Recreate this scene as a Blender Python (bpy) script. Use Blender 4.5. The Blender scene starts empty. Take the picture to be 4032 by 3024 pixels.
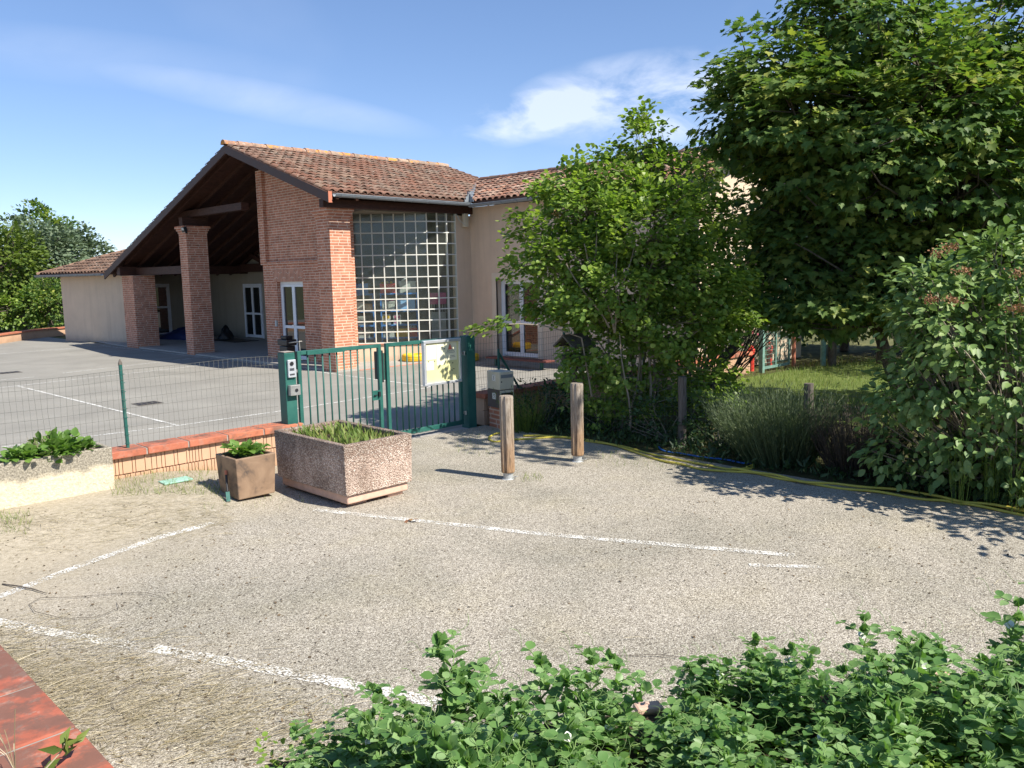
import bpy, math, random
import numpy as np
from mathutils import Vector, Matrix
random.seed(7); RNG = np.random.default_rng(7)
C = bpy.context.scene.collection
SC = bpy.context.scene
# ---------------------------------------------------------------- camera, sky, sun, exposure
CAM_H = 2.4
R_ = np.array([[0.7043, 0.1070, -0.7018], [-0.7096, 0.0778, -0.7003], [-0.0199, 0.9912, 0.1305]])
def _orth(m):
    u, _, v = np.linalg.svd(m); return u @ v
R_ = _orth(R_)
cd = bpy.data.cameras.new('camera'); cam = bpy.data.objects.new('camera', cd); C.objects.link(cam)
mw = Matrix.Identity(4)
for i in range(3):
    for j in range(3): mw[i][j] = R_[i][j]
mw[2][3] = CAM_H
cam.matrix_world = mw
cd.sensor_width = 36; cd.lens = 36 * 3256 / 4032; cd.clip_start = 0.05; cd.clip_end = 2000
SC.camera = cam
SUN_EL = math.radians(45.3); SH = Vector((0.229, -0.973)).normalized()
sd = bpy.data.lights.new('sun', 'SUN'); so = bpy.data.objects.new('sun', sd); C.objects.link(so)
sd.energy = 5.0; sd.angle = math.radians(0.53); sd.color = (1.0, 0.94, 0.84)
sdir = Vector((SH.x * math.cos(SUN_EL), SH.y * math.cos(SUN_EL), math.sin(SUN_EL)))
so.rotation_euler = sdir.to_track_quat('Z', 'Y').to_euler(); so.location = (6, -20, 30)
w = bpy.data.worlds.new('World'); SC.world = w; w.use_nodes = True
def world():
    nt = w.node_tree; N = nt.nodes; L = nt.links; N.clear()
    out = N.new('ShaderNodeOutputWorld'); bg = N.new('ShaderNodeBackground')
    sky = N.new('ShaderNodeTexSky'); sky.sky_type = 'NISHITA'; sky.sun_disc = False
    sky.sun_elevation = SUN_EL; sky.sun_rotation = math.atan2(SH.x, SH.y)
    sky.altitude = 900; sky.air_density = 0.85; sky.dust_density = 0.1; sky.ozone_density = 3.2
    tc = N.new('ShaderNodeTexCoord')
    def dot(v):
        n = N.new('ShaderNodeVectorMath'); n.operation = 'DOT_PRODUCT'; n.inputs[1].default_value = v
        L.new(tc.outputs['Generated'], n.inputs[0]); return n.outputs['Value']
    def mth(op, a, b=None, c=None):
        n = N.new('ShaderNodeMath'); n.operation = op
        for k, x in enumerate((a, b, c)):
            if x is None: continue
            if isinstance(x, (int, float)): n.inputs[k].default_value = x
            else: L.new(x, n.inputs[k])
        return n.outputs[0]
    f = mth('MAXIMUM', dot((0.708, 0.706, 0)), 0.05)
    u = mth('DIVIDE', dot((0.7045, -0.7097, 0)), f); v = mth('DIVIDE', dot((0, 0, 1)), f)
    def blob(u0, v0, ru, rv, tilt):
        a = mth('SUBTRACT', u, u0); b = mth('SUBTRACT', v, v0)
        b2 = mth('MULTIPLY_ADD', a, -tilt, b)
        d = mth('ADD', mth('POWER', mth('DIVIDE', mth('ABSOLUTE', a), ru), 2.0), mth('POWER', mth('DIVIDE', mth('ABSOLUTE', b2), rv), 2.0))
        return mth('MAXIMUM', mth('SUBTRACT', 1.0, d), 0.0)
    cmb = N.new('ShaderNodeCombineXYZ'); L.new(mth('MULTIPLY', u, 1.0), cmb.inputs[0]); L.new(mth('MULTIPLY', v, 2.0), cmb.inputs[1])
    def noise(scale, det, dis, off):
        mp = N.new('ShaderNodeMapping'); mp.inputs['Location'].default_value = off
        L.new(cmb.outputs[0], mp.inputs['Vector'])
        n = N.new('ShaderNodeTexNoise'); n.inputs['Scale'].default_value = scale; n.inputs['Detail'].default_value = det
        n.inputs['Roughness'].default_value = 0.58; n.inputs['Distortion'].default_value = dis
        L.new(mp.outputs[0], n.inputs['Vector']); return n.outputs['Fac']
    n1 = noise(9, 8, 0.35, (3.1, 1.7, 0)); n2 = noise(5.0, 6, 0.5, (0.4, 5.2, 0))
    puff = mth('ADD', blob(0.185, 0.200, 0.20, 0.060, 0.06), mth('MULTIPLY', blob(0.02, 0.182, 0.09, 0.032, 0.2), 0.9))
    c1 = mth('MULTIPLY', puff, mth('MULTIPLY', mth('MAXIMUM', mth('SUBTRACT', n1, 0.40), 0.0), 3.6))
    streak = mth('ADD', mth('MULTIPLY', blob(-0.28, 0.207, 0.205, 0.024, -0.2), 1.3), mth('MULTIPLY', blob(-0.5, 0.262, 0.30, 0.035, -0.12), 0.55))
    c2 = mth('MULTIPLY', streak, mth('MULTIPLY', mth('MAXIMUM', mth('SUBTRACT', n2, 0.20), 0.0), 0.42))
    veil = mth('MULTIPLY', mth('MAXIMUM', mth('SUBTRACT', noise(2.2, 4, 0.4, (9, 2, 0)), 0.5), 0.0), 0.35)
    cl = mth('MINIMUM', mth('ADD', mth('ADD', c1, c2), veil), 0.58)
    mix = N.new('ShaderNodeMix'); mix.data_type = 'RGBA'
    hs = N.new('ShaderNodeHueSaturation'); hs.inputs['Saturation'].default_value = 1.12; gm = N.new('ShaderNodeGamma'); gm.inputs['Gamma'].default_value = 0.78; L.new(sky.outputs[0], gm.inputs['Color']); L.new(gm.outputs[0], hs.inputs['Color'])
    tn = N.new('ShaderNodeMix'); tn.data_type = 'RGBA'; tn.blend_type = 'MULTIPLY'; tn.inputs['Factor'].default_value = 1.0; tn.inputs['B'].default_value = (1.0, 0.99, 1.08, 1); L.new(hs.outputs[0], tn.inputs['A'])
    L.new(cl, mix.inputs['Factor']); L.new(tn.outputs['Result'], mix.inputs['A']); mix.inputs['B'].default_value = (4.7, 5.0, 5.7, 1)
    L.new(mix.outputs['Result'], bg.inputs['Color']); bg.inputs['Strength'].default_value = 0.142
    L.new(bg.outputs[0], out.inputs['Surface'])
world()
SC.view_settings.view_transform = 'Standard'; SC.view_settings.look = 'None'
SC.view_settings.exposure = 0.74; SC.view_settings.gamma = 1.0
SC.cycles.max_bounces = 10; SC.cycles.transparent_max_bounces = 24; SC.cycles.use_denoising = True

# ---------------------------------------------------------------- points of the place
def ray(px, py):
    return Vector(R_ @ np.array([(px - 2016) / 3256, -(py - 1512) / 3256, -1.0]))
def at_z(px, py, z=0.0):
    d = ray(px, py); t = (z - CAM_H) / d.z; return Vector((0, 0, CAM_H)) + d * t
def at_d(px, py, dep):
    d = ray(px, py); t = dep / (d.x * 0.708 + d.y * 0.706); return Vector((0, 0, CAM_H)) + d * t
def ss(t):
    t = max(0.0, min(1.0, t)); return t * t * (3 - 2 * t)
def gz(x, y):
    return 0.2 * ss((y - 7.6) / 1.6) * ss((5.2 - x) / 1.6)
def at_g(px, py):
    p = at_z(px, py)
    for _ in range(4): p = at_z(px, py, gz(p.x, p.y))
    return p

# ---------------------------------------------------------------- mesh helpers
def origin(o):
    v = Vector((0, 0, 0))
    while o is not None: v += o.location; o = o.parent
    return v
class MB:
    def __init__(s): s.v = []; s.f = []; s.m = []; s.r = []; s.cm = 0; s.cr = None
    def add(s, vs, fs, rnd=None):
        b = len(s.v); s.v += [tuple(x) for x in vs]
        r = random.random() if rnd is None else rnd
        for f in fs: s.f.append(tuple(b + i for i in f)); s.m.append(s.cm); s.r.append(r)
        return s
    def box(s, x0, x1, y0, y1, z0, z1):
        return s.add([(x0,y0,z0),(x1,y0,z0),(x1,y1,z0),(x0,y1,z0),(x0,y0,z1),(x1,y0,z1),(x1,y1,z1),(x0,y1,z1)],
                     [(0,3,2,1),(4,5,6,7),(0,1,5,4),(1,2,6,5),(2,3,7,6),(3,0,4,7)])
    def obox(s, c, ax, ay, az):
        c, ax, ay, az = Vector(c), Vector(ax), Vector(ay), Vector(az)
        return s.add([c-ax-ay-az,c+ax-ay-az,c+ax+ay-az,c-ax+ay-az,c-ax-ay+az,c+ax-ay+az,c+ax+ay+az,c-ax+ay+az],
                     [(0,3,2,1),(4,5,6,7),(0,1,5,4),(1,2,6,5),(2,3,7,6),(3,0,4,7)])
    def bar(s, a, b, w, h, up=(0,0,1)):
        a, b = Vector(a), Vector(b); d = (b-a); l = d.length; d.normalize()
        sd_ = d.cross(Vector(up))
        if sd_.length < 1e-4: sd_ = d.cross(Vector((1,0,0)))
        sd_.normalize(); u = sd_.cross(d)
        return s.obox((a+b)/2, d*l/2, sd_*w/2, u*h/2)
    def prism(s, poly, d):
        n = len(poly); d = Vector(d); p = [Vector(q) for q in poly]
        return s.add(p + [q+d for q in p], [tuple(range(n))[::-1], tuple(range(n, 2*n))] + [(i, (i+1)%n, n+(i+1)%n, n+i) for i in range(n)])
    def tube(s, pts, r, n=6, cap=True):
        pts = [Vector(p) for p in pts]; m = len(pts); rs = r if isinstance(r, (list, tuple)) else [r]*m
        vs = []; ref = None
        for i, p in enumerate(pts):
            t = (pts[min(i+1, m-1)] - pts[max(i-1, 0)])
            t = t.normalized() if t.length > 1e-9 else Vector((0,0,1))
            if ref is None: ref = t.orthogonal().normalized()
            ref = (ref - t*ref.dot(t)); ref = ref.normalized() if ref.length > 1e-6 else t.orthogonal().normalized()
            bi = t.cross(ref)
            for k in range(n):
                a = 2*math.pi*k/n; vs.append(p + (ref*math.cos(a) + bi*math.sin(a))*rs[i])
        fs = [(i*n+k, i*n+(k+1)%n, (i+1)*n+(k+1)%n, (i+1)*n+k) for i in range(m-1) for k in range(n)]
        if cap: fs += [tuple(range(n))[::-1], tuple((m-1)*n+k for k in range(n))]
        return s.add(vs, fs)
    def lathe(s, c, prof, n=20):
        c = Vector(c); m = len(prof)
        vs = [c + Vector((r*math.cos(2*math.pi*k/n), r*math.sin(2*math.pi*k/n), z)) for r, z in prof for k in range(n)]
        fs = [(i*n+k, i*n+(k+1)%n, (i+1)*n+(k+1)%n, (i+1)*n+k) for i in range(m-1) for k in range(n)]
        return s.add(vs, fs + [tuple(range(n))[::-1], tuple((m-1)*n+k for k in range(n))])
    def build(s, name, mat, parent=None, smooth=False, bevel=0, seg=2, local=False):
        V = np.array(s.v, dtype=np.float64)
        me = bpy.data.meshes.new(name)
        off = Vector((0,0,0)) if (parent is None or local) else origin(parent)
        me.from_pydata([tuple(x) for x in (V - np.array(off))], [], s.f)
        for mm in (mat if isinstance(mat, list) else [mat]): me.materials.append(mm)
        me.polygons.foreach_set('material_index', s.m)
        if smooth: me.polygons.foreach_set('use_smooth', [True]*len(s.f))
        at = me.attributes.new('rnd', 'FLOAT', 'FACE'); at.data.foreach_set('value', s.r)
        uv = me.uv_layers.new(name='UVMap')
        me.update()
        nr = np.empty(len(s.f)*3); me.polygons.foreach_get('normal', nr); nr = np.abs(nr.reshape(-1, 3))
        ax = np.argmax(nr * np.array([1.0, 1.0, 1.001]), axis=1)
        vi = np.empty(len(me.loops), dtype=np.int32); me.loops.foreach_get('vertex_index', vi)
        lt = np.empty(len(s.f), dtype=np.int32); me.polygons.foreach_get('loop_total', lt)
        la = np.repeat(ax, lt); P = V[vi]
        U = np.where(la == 0, P[:, 1], P[:, 0]); W = np.where(la == 2, P[:, 1], P[:, 2])
        uv.data.foreach_set('uv', np.stack([U, W], 1).ravel())
        o = bpy.data.objects.new(name, me); C.objects.link(o)
        if parent is not None: o.parent = parent
        if bevel:
            b = o.modifiers.new('bevel', 'BEVEL'); b.width = bevel; b.segments = seg; b.limit_method = 'ANGLE'
        return o
def tag(o, label=None, cat=None, group=None, kind=None):
    if label: o['label'] = label
    if cat: o['category'] = cat
    if group: o['group'] = group
    if kind: o['kind'] = kind
    return o
def thing(name, label, cat, loc=(0,0,0), group=None):
    o = bpy.data.objects.new(name, None); C.objects.link(o); o.location = loc; o.empty_display_size = 0.1
    return tag(o, label, cat, group)
def copy_tree(o, parent=None):
    c = o.copy(); C.objects.link(c)
    if parent is not None: c.parent = parent
    for ch in list(o.children): copy_tree(ch, c)
    return c

# ---------------------------------------------------------------- materials
class MT:
    def __init__(s, name):
        s.mat = bpy.data.materials.new(name); s.mat.use_nodes = True
        s.nt = s.mat.node_tree; s.N = s.nt.nodes; s.L = s.nt.links
        s.b = s.N['Principled BSDF']; s.out = s.N['Material Output']; s._o = None
    def coord(s, kind='Object'):
        n = s.N.new('ShaderNodeTexCoord'); return n.outputs[kind]
    def mapping(s, v, sc=(1,1,1), rot=(0,0,0), loc=(0,0,0)):
        n = s.N.new('ShaderNodeMapping'); s.L.new(v, n.inputs[0])
        n.inputs['Scale'].default_value = sc; n.inputs['Rotation'].default_value = rot; n.inputs['Location'].default_value = loc
        return n.outputs[0]
    def noise(s, v, scale, det=4, rough=0.55, dis=0, out='Fac'):
        n = s.N.new('ShaderNodeTexNoise'); s.L.new(v, n.inputs['Vector'])
        n.inputs['Scale'].default_value = scale; n.inputs['Detail'].default_value = det
        n.inputs['Roughness'].default_value = rough; n.inputs['Distortion'].default_value = dis
        return n.outputs[out]
    def voro(s, v, scale, feat='F1', out='Distance', rnd=1.0):
        n = s.N.new('ShaderNodeTexVoronoi'); n.feature = feat; s.L.new(v, n.inputs['Vector'])
        n.inputs['Scale'].default_value = scale; n.inputs['Randomness'].default_value = rnd
        return n.outputs[out]
    def ramp(s, fac, stops, interp='LINEAR'):
        n = s.N.new('ShaderNodeValToRGB'); s.L.new(fac, n.inputs[0]); cr = n.color_ramp; cr.interpolation = interp
        while len(cr.elements) < len(stops): cr.elements.new(0.5)
        for e, (p, c) in zip(cr.elements, stops):
            e.position = p; e.color = (c, c, c, 1) if isinstance(c, (int, float)) else (*c[:3], 1)
        return n.outputs[0]
    def mix(s, fac, a, b, mode='MIX'):
        n = s.N.new('ShaderNodeMix'); n.data_type = 'RGBA'; n.blend_type = mode
        for k, x in (('Factor', fac), ('A', a), ('B', b)):
            if isinstance(x, (int, float)) : n.inputs[k].default_value = x if k == 'Factor' else (x, x, x, 1)
            elif isinstance(x, tuple): n.inputs[k].default_value = (*x[:3], 1)
            else: s.L.new(x, n.inputs[k])
        return n.outputs['Result']
    def math(s, op, a, b=0.0):
        n = s.N.new('ShaderNodeMath'); n.operation = op
        for k, x in enumerate((a, b)):
            if isinstance(x, (int, float)): n.inputs[k].default_value = x
            else: s.L.new(x, n.inputs[k])
        return n.outputs[0]
    def sep(s, v):
        n = s.N.new('ShaderNodeSeparateXYZ'); s.L.new(v, n.inputs[0]); return n.outputs
    def attr(s, name='rnd', out='Fac'):
        n = s.N.new('ShaderNodeAttribute'); n.attribute_name = name; return n.outputs[out]
    def bump(s, h, dist=0.01, st=0.5):
        n = s.N.new('ShaderNodeBump'); n.inputs['Distance'].default_value = dist; n.inputs['Strength'].default_value = st
        s.L.new(h, n.inputs['Height']); s.L.new(n.outputs[0], s.b.inputs['Normal']); return n.outputs[0]
    def set(s, base=None, rough=None, metal=None, spec=None):
        for k, x in (('Base Color', base), ('Roughness', rough), ('Metallic', metal), ('Specular IOR Level', spec)):
            if x is None: continue
            if isinstance(x, (int, float)): s.b.inputs[k].default_value = x
            elif isinstance(x, tuple): s.b.inputs[k].default_value = (*x[:3], 1)
            else: s.L.new(x, s.b.inputs[k])
        return s
def plain(name, col, rough=0.6, var=0.15, scale=6.0, metal=0.0, spec=0.4, bump=0.0, bscale=40):
    m = MT(name); co = m.coord()
    n = m.noise(co, scale, 5, 0.6)
    d = tuple(max(0, c*(1-var)) for c in col); l = tuple(min(1, c*(1+var)) for c in col)
    m.set(m.ramp(n, [(0.3, d), (0.7, l)]), m.ramp(n, [(0.3, max(0.02, rough-0.06)), (0.7, min(1, rough+0.06))]), metal, spec)
    if bump: m.bump(m.noise(co, bscale, 4), 0.004, bump)
    return m.mat
def leafmat(name, cols, trans=0.35, rough=0.45, tmul=(1.1, 1.25, 0.5), spec=0.4):
    m = MT(name); r = m.attr()
    k = len(cols)
    col = m.ramp(r, [(i/(k-1), c) for i, c in enumerate(cols)])
    m.set(col, rough, 0, spec)
    t = m.N.new('ShaderNodeBsdfTranslucent'); m.L.new(m.mix(1.0, col, tmul, 'MULTIPLY'), t.inputs[0])
    ms = m.N.new('ShaderNodeMixShader'); ms.inputs[0].default_value = trans
    m.L.new(m.b.outputs[0], ms.inputs[1]); m.L.new(t.outputs[0], ms.inputs[2]); m.L.new(ms.outputs[0], m.out.inputs[0])
    return m.mat
def m_gravel():
    m = MT('chip_gravel'); co = m.coord()
    c1 = m.voro(co, 125, out='Color'); d1 = m.voro(co, 125); 
    n = m.N.new('ShaderNodeSeparateColor'); m.L.new(c1, n.inputs[0])
    chips = m.ramp(n.outputs[0], [(0.0, (0.13,0.115,0.095)), (0.2, (0.31,0.27,0.22)), (0.5, (0.45,0.405,0.325)), (0.8, (0.57,0.52,0.425)), (1.0, (0.78,0.72,0.62))])
    gap = m.ramp(d1, [(0.3, 1.0), (0.65, 0.62)])
    base = m.mix(1.0, chips, gap, 'MULTIPLY')
    big = m.noise(co, 0.55, 5, 0.6, 0.6); med = m.noise(co, 2.3, 6, 0.7, 0.4)
    grey = m.ramp(m.math('ADD', big, m.math('MULTIPLY', med, 0.35)), [(0.60, 0.0), (0.86, 0.75)])
    base = m.mix(grey, base, m.mix(1.0, base, (0.70, 0.72, 0.71), 'MULTIPLY'))
    tan = m.ramp(m.noise(co, 0.9, 5, 0.65), [(0.5, 0.0), (0.7, 0.5)])
    base = m.mix(tan, base, m.mix(1.0, base, (1.02, 1.0, 0.88), 'MULTIPLY'))
    xyz = m.sep(co)
    wall = m.math('ADD', m.math('SUBTRACT', m.math('MULTIPLY', xyz[1], 0.5), m.math('MULTIPLY', xyz[0], 0.30)), m.math('MULTIPLY', med, 1.3))
    garden = m.math('ADD', m.math('MULTIPLY', xyz[0], 0.9), m.math('MULTIPLY', med, 1.3))
    near = m.math('ADD', m.math('MULTIPLY', xyz[0], -0.9), m.math('MULTIPLY', med, 1.2))
    rr = lambda v, lo, hi, top: m.ramp(m.math('DIVIDE', m.math('SUBTRACT', v, lo), hi - lo), [(0.0, 0.0), (1.0, top)])
    edge = m.math('MAXIMUM', m.math('MAXIMUM', rr(wall, 3.1, 3.9, 0.75), rr(garden, 8.2, 8.9, 0.7)), rr(near, -0.9, 0.1, 0.6))
    dirt = m.mix(m.ramp(m.noise(co, 25, 5), [(0.3, 0.0), (0.7, 1.0)]), (0.30, 0.255, 0.18), (0.47, 0.41, 0.31))
    base = m.mix(edge, base, dirt)
    m.set(base, 0.9, 0, 0.2); m.bump(m.math('SUBTRACT', 1.0, d1), 0.006, 0.55); return m.mat
def m_asphalt():
    m = MT('court_asphalt'); co = m.coord()
    f = m.noise(co, 90, 3, 0.7); b = m.noise(co, 0.6, 6, 0.6, 0.5); md = m.noise(co, 3.5, 5, 0.6)
    c = m.ramp(f, [(0.25, (0.21,0.20,0.175)), (0.6, (0.295,0.28,0.245)), (0.85, (0.37,0.35,0.31))])
    k = m.ramp(b, [(0.3, 0.84), (0.7, 1.12)]); c = m.mix(1.0, c, k, 'MULTIPLY')
    c = m.mix(m.ramp(md, [(0.55, 0.0), (0.75, 0.35)]), c, (0.25, 0.25, 0.235))
    m.set(c, 0.85, 0, 0.25); m.bump(f, 0.002, 0.3); return m.mat
def m_paint(name, worn, col=(0.80, 0.79, 0.74), sc=60):
    m = MT(name); co = m.coord()
    n = m.math('ADD', m.math('MULTIPLY', m.voro(co, sc), 0.45), m.math('MULTIPLY', m.noise(co, 5, 6, 0.7), 0.75))
    a = m.ramp(n, [(0.57 - 0.055*worn, 1.0), (0.74 - 0.07*worn, 0.0)])
    m.set(m.mix(m.noise(co, 40, 4), col, tuple(c*0.82 for c in col)), 0.75, 0, 0.3)
    t = m.N.new('ShaderNodeBsdfTransparent'); ms = m.N.new('ShaderNodeMixShader')
    m.L.new(a, ms.inputs[0]); m.L.new(t.outputs[0], ms.inputs[1]); m.L.new(m.b.outputs[0], ms.inputs[2]); m.L.new(ms.outputs[0], m.out.inputs[0])
    return m.mat
def m_brick(name, rot=0.0, w_=0.29, h_=0.0735):
    m = MT(name); uv = m.coord('UV'); v = m.mapping(uv, rot=(0, 0, rot))
    wob = m.noise(v, 6, 3); 
    vv = m.N.new('ShaderNodeVectorMath'); vv.operation = 'ADD'; m.L.new(v, vv.inputs[0])
    cb = m.N.new('ShaderNodeCombineXYZ'); m.L.new(m.math('MULTIPLY', m.math('SUBTRACT', wob, 0.5), 0.012), cb.inputs[1]); m.L.new(cb.outputs[0], vv.inputs[1])
    b = m.N.new('ShaderNodeTexBrick'); m.L.new(vv.outputs[0], b.inputs['Vector'])
    b.inputs['Scale'].default_value = 1.0; b.inputs['Brick Width'].default_value = w_; b.inputs['Row Height'].default_value = h_
    b.inputs['Mortar Size'].default_value = 0.012; b.inputs['Mortar Smooth'].default_value = 0.25; b.inputs['Bias'].default_value = 0.0
    b.inputs['Color1'].default_value = (0.43, 0.168, 0.098, 1); b.inputs['Color2'].default_value = (0.56, 0.235, 0.142, 1)
    b.inputs['Mortar'].default_value = (0.66, 0.47, 0.355, 1); b.offset = 0.45; b.squash = 0.85; b.squash_frequency = 3
    st = m.ramp(m.noise(uv, 3, 6, 0.7), [(0.35, 0.78), (0.65, 1.1)])
    sp = m.ramp(m.noise(m.mapping(uv, sc=(3.4, 13.6, 1)), 1.0, 2), [(0.28, 0.5), (0.36, 1.0)])
    c = m.mix(1.0, m.mix(1.0, b.outputs['Color'], st, 'MULTIPLY'), sp, 'MULTIPLY')
    m.set(c, 0.85, 0, 0.2)
    h = m.math('ADD', m.math('MULTIPLY', b.outputs['Fac'], -1.0), m.math('MULTIPLY', m.noise(uv, 60, 4), 0.35)); m.bump(h, 0.008, 0.7); return m.mat
def m_render(name='cream_render', col=(0.66, 0.52, 0.385)):
    m = MT(name); co = m.coord(); n = m.noise(co, 1.4, 6, 0.65); f = m.noise(co, 140, 3)
    c = m.ramp(n, [(0.3, tuple(x*0.93 for x in col)), (0.7, tuple(x*1.05 for x in col))])
    streak = m.noise(m.mapping(co, sc=(5, 5, 0.35)), 1.0, 5, 0.6)
    c = m.mix(m.ramp(streak, [(0.50, 0.0), (0.78, 0.42)]), c, tuple(x*0.70 for x in col))
    gd = m.ramp(m.math('ADD', m.sep(m.coord('Object'))[2], m.math('MULTIPLY', m.noise(co, 3, 6, 0.7), 0.5)), [(0.22, 0.6), (0.50, 0.0)]); c = m.mix(gd, c, tuple(x*0.55 for x in col))
    m.set(c, 0.9, 0, 0.15); m.bump(f, 0.003, 0.4); return m.mat
def m_tile(name, cols, lich=0.5, orange=0.0, dlo=0.70):
    m = MT(name); co = m.coord(); r = m.attr()
    k = len(cols); base = m.ramp(r, [(i/(k-1), c) for i, c in enumerate(cols)])
    n = m.noise(co, 7, 6, 0.7); base = m.mix(1.0, base, m.ramp(n, [(0.3, 0.72), (0.72, 1.18)]), 'MULTIPLY')
    big = m.noise(co, 0.8, 4, 0.6)
    l = m.ramp(m.math('ADD', m.noise(co, 13, 5, 0.7), m.math('MULTIPLY', big, 0.35)), [(0.74, 0.0), (0.82, lich)])
    base = m.mix(l, base, (0.42, 0.38, 0.32))
    dk = m.ramp(m.math('ADD', m.noise(m.mapping(co, loc=(5, 3, 1)), 4, 5, 0.65), m.math('MULTIPLY', big, 0.3)), [(dlo, 0.0), (dlo+0.1, 0.65)])
    base = m.mix(dk, base, (0.10, 0.085, 0.07))
    if orange:
        o = m.ramp(m.noise(m.mapping(co, loc=(2, 8, 4)), 6, 4, 0.6), [(0.56, 0.0), (0.62, orange)]); base = m.mix(o, base, (0.62, 0.27, 0.05))
    m.set(base, 0.85, 0, 0.2); m.bump(n, 0.006, 0.4); return m.mat
def m_wood(name, c1, c2, axis_sc=(14, 14, 1.0), bumpst=0.4, rough=0.75):
    m = MT(name); co = m.coord(); v = m.mapping(co, sc=axis_sc)
    n = m.noise(v, 2.2, 6, 0.65, 1.6); f = m.noise(m.mapping(co, sc=tuple(a*4 for a in axis_sc)), 1.5, 4, 0.6)
    c = m.mix(m.ramp(n, [(0.35, 0.0), (0.65, 1.0)]), c1, c2)
    c = m.mix(m.ramp(f, [(0.42, 0.45), (0.58, 0.0)]), c, tuple(x*0.45 for x in c1))
    m.set(c, rough, 0, 0.25); m.bump(m.math('ADD', n, f), 0.006, bumpst); return m.mat
def m_pebble():
    m = MT('exposed_aggregate'); co = m.coord()
    c1 = m.voro(co, 75, out='Color'); d = m.voro(co, 75)
    n = m.N.new('ShaderNodeSeparateColor'); m.L.new(c1, n.inputs[0])
    c = m.ramp(n.outputs[1], [(0.0, (0.20,0.145,0.12)), (0.25, (0.45,0.35,0.285)), (0.55, (0.68,0.55,0.455)), (0.85, (0.80,0.69,0.585)), (1.0, (0.88,0.80,0.71))])
    c = m.mix(m.ramp(d, [(0.35, 0.0), (0.62, 0.85)]), c, (0.36, 0.25, 0.195))
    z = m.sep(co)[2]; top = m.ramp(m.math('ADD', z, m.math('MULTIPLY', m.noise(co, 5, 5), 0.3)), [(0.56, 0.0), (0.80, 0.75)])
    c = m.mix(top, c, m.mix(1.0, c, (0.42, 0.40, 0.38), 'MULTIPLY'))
    st = m.noise(m.mapping(co, sc=(1, 1, .45)), 3.2, 6, 0.65); c = m.mix(1.0, c, m.ramp(st, [(0.35, (0.62,0.60,0.58)), (0.6, 1.08)]), 'MULTIPLY')
    m.set(c, 0.8, 0, 0.3); m.bump(m.math('SUBTRACT', 1.0, d), 0.012, 0.9); return m.mat
def m_trough():
    m = MT('rough_cream_concrete'); co = m.coord(); n = m.noise(co, 38, 5, 0.7); b = m.noise(co, 5, 6, 0.7)
    c = m.ramp(n, [(0.35, (0.50,0.43,0.31)), (0.62, (0.70,0.62,0.46))])
    z = m.sep(co)[2]; g = m.ramp(m.math('ADD', m.math('MULTIPLY', z, 1.9), m.math('MULTIPLY', b, 0.7)), [(0.86, 0.0), (1.12, 0.9)])
    gr = m.ramp(m.noise(co, 60, 4), [(0.4, (0.16,0.145,0.115)), (0.66, (0.42,0.38,0.31))])
    m.set(m.mix(g, c, gr), 0.95, 0, 0.15); m.bump(n, 0.015, 0.9); return m.mat
def m_glassblock():
    m = MT('glass_block'); m.N.remove(m.b)
    tr = m.N.new('ShaderNodeBsdfTransparent'); tr.inputs[0].default_value = (0.90, 0.93, 0.91, 1)
    gl = m.N.new('ShaderNodeBsdfGlossy'); gl.inputs['Roughness'].default_value = 0.12; gl.inputs[0].default_value = (0.9, 0.95, 0.95, 1)
    lw = m.N.new('ShaderNodeLayerWeight'); lw.inputs[0].default_value = 0.25
    bp = m.N.new('ShaderNodeBump'); bp.inputs['Distance'].default_value = 0.02; bp.inputs['Strength'].default_value = 0.35
    m.L.new(m.noise(m.coord(), 7, 3), bp.inputs['Height']); m.L.new(bp.outputs[0], gl.inputs['Normal'])
    df = m.N.new('ShaderNodeBsdfDiffuse'); df.inputs[0].default_value = (0.42, 0.45, 0.42, 1)
    m2 = m.N.new('ShaderNodeMixShader'); m2.inputs[0].default_value = 0.035
    m.L.new(tr.outputs[0], m2.inputs[1]); m.L.new(df.outputs[0], m2.inputs[2])
    ms = m.N.new('ShaderNodeMixShader'); m.L.new(m.math('ADD', m.math('MULTIPLY', lw.outputs['Fresnel'], 0.5), 0.025), ms.inputs[0])
    m.L.new(m2.outputs[0], ms.inputs[1]); m.L.new(gl.outputs[0], ms.inputs[2]); m.L.new(ms.outputs[0], m.out.inputs[0]); return m.mat
def m_soilgrass(name, a, b, c3, sc=14):
    m = MT(name); co = m.coord(); n = m.noise(co, sc, 6, 0.7); l = m.noise(co, 1.1, 5, 0.6)
    c = m.ramp(n, [(0.3, a), (0.55, b), (0.8, c3)]); c = m.mix(1.0, c, m.ramp(l, [(0.3, 0.7), (0.7, 1.2)]), 'MULTIPLY')
    m.set(c, 0.95, 0, 0.1); m.bump(n, 0.03, 0.7); return m.mat
M = {}
M['gravel'] = m_gravel(); M['asphalt'] = m_asphalt()
M['worn'] = m_paint('worn_white_paint', 1.0, (0.78, 0.76, 0.70)); M['faded'] = m_paint('faded_white_paint', 1.9, (0.76, 0.74, 0.67)); M['line'] = m_paint('white_line_paint', 0.0, sc=30)
M['brick'] = m_brick('red_brick'); M['soldier'] = m_brick('soldier_brick', math.pi/2)
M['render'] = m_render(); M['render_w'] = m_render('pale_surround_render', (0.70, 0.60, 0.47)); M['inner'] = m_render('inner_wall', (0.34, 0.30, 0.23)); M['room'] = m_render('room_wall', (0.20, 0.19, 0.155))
M['tile'] = m_tile('roof_tile', [(0.115,0.071,0.053), (0.207,0.099,0.066), (0.167,0.102,0.076), (0.242,0.124,0.086), (0.173,0.124,0.096), (0.265,0.174,0.126), (0.155,0.077,0.056)], 0.55)
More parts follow.
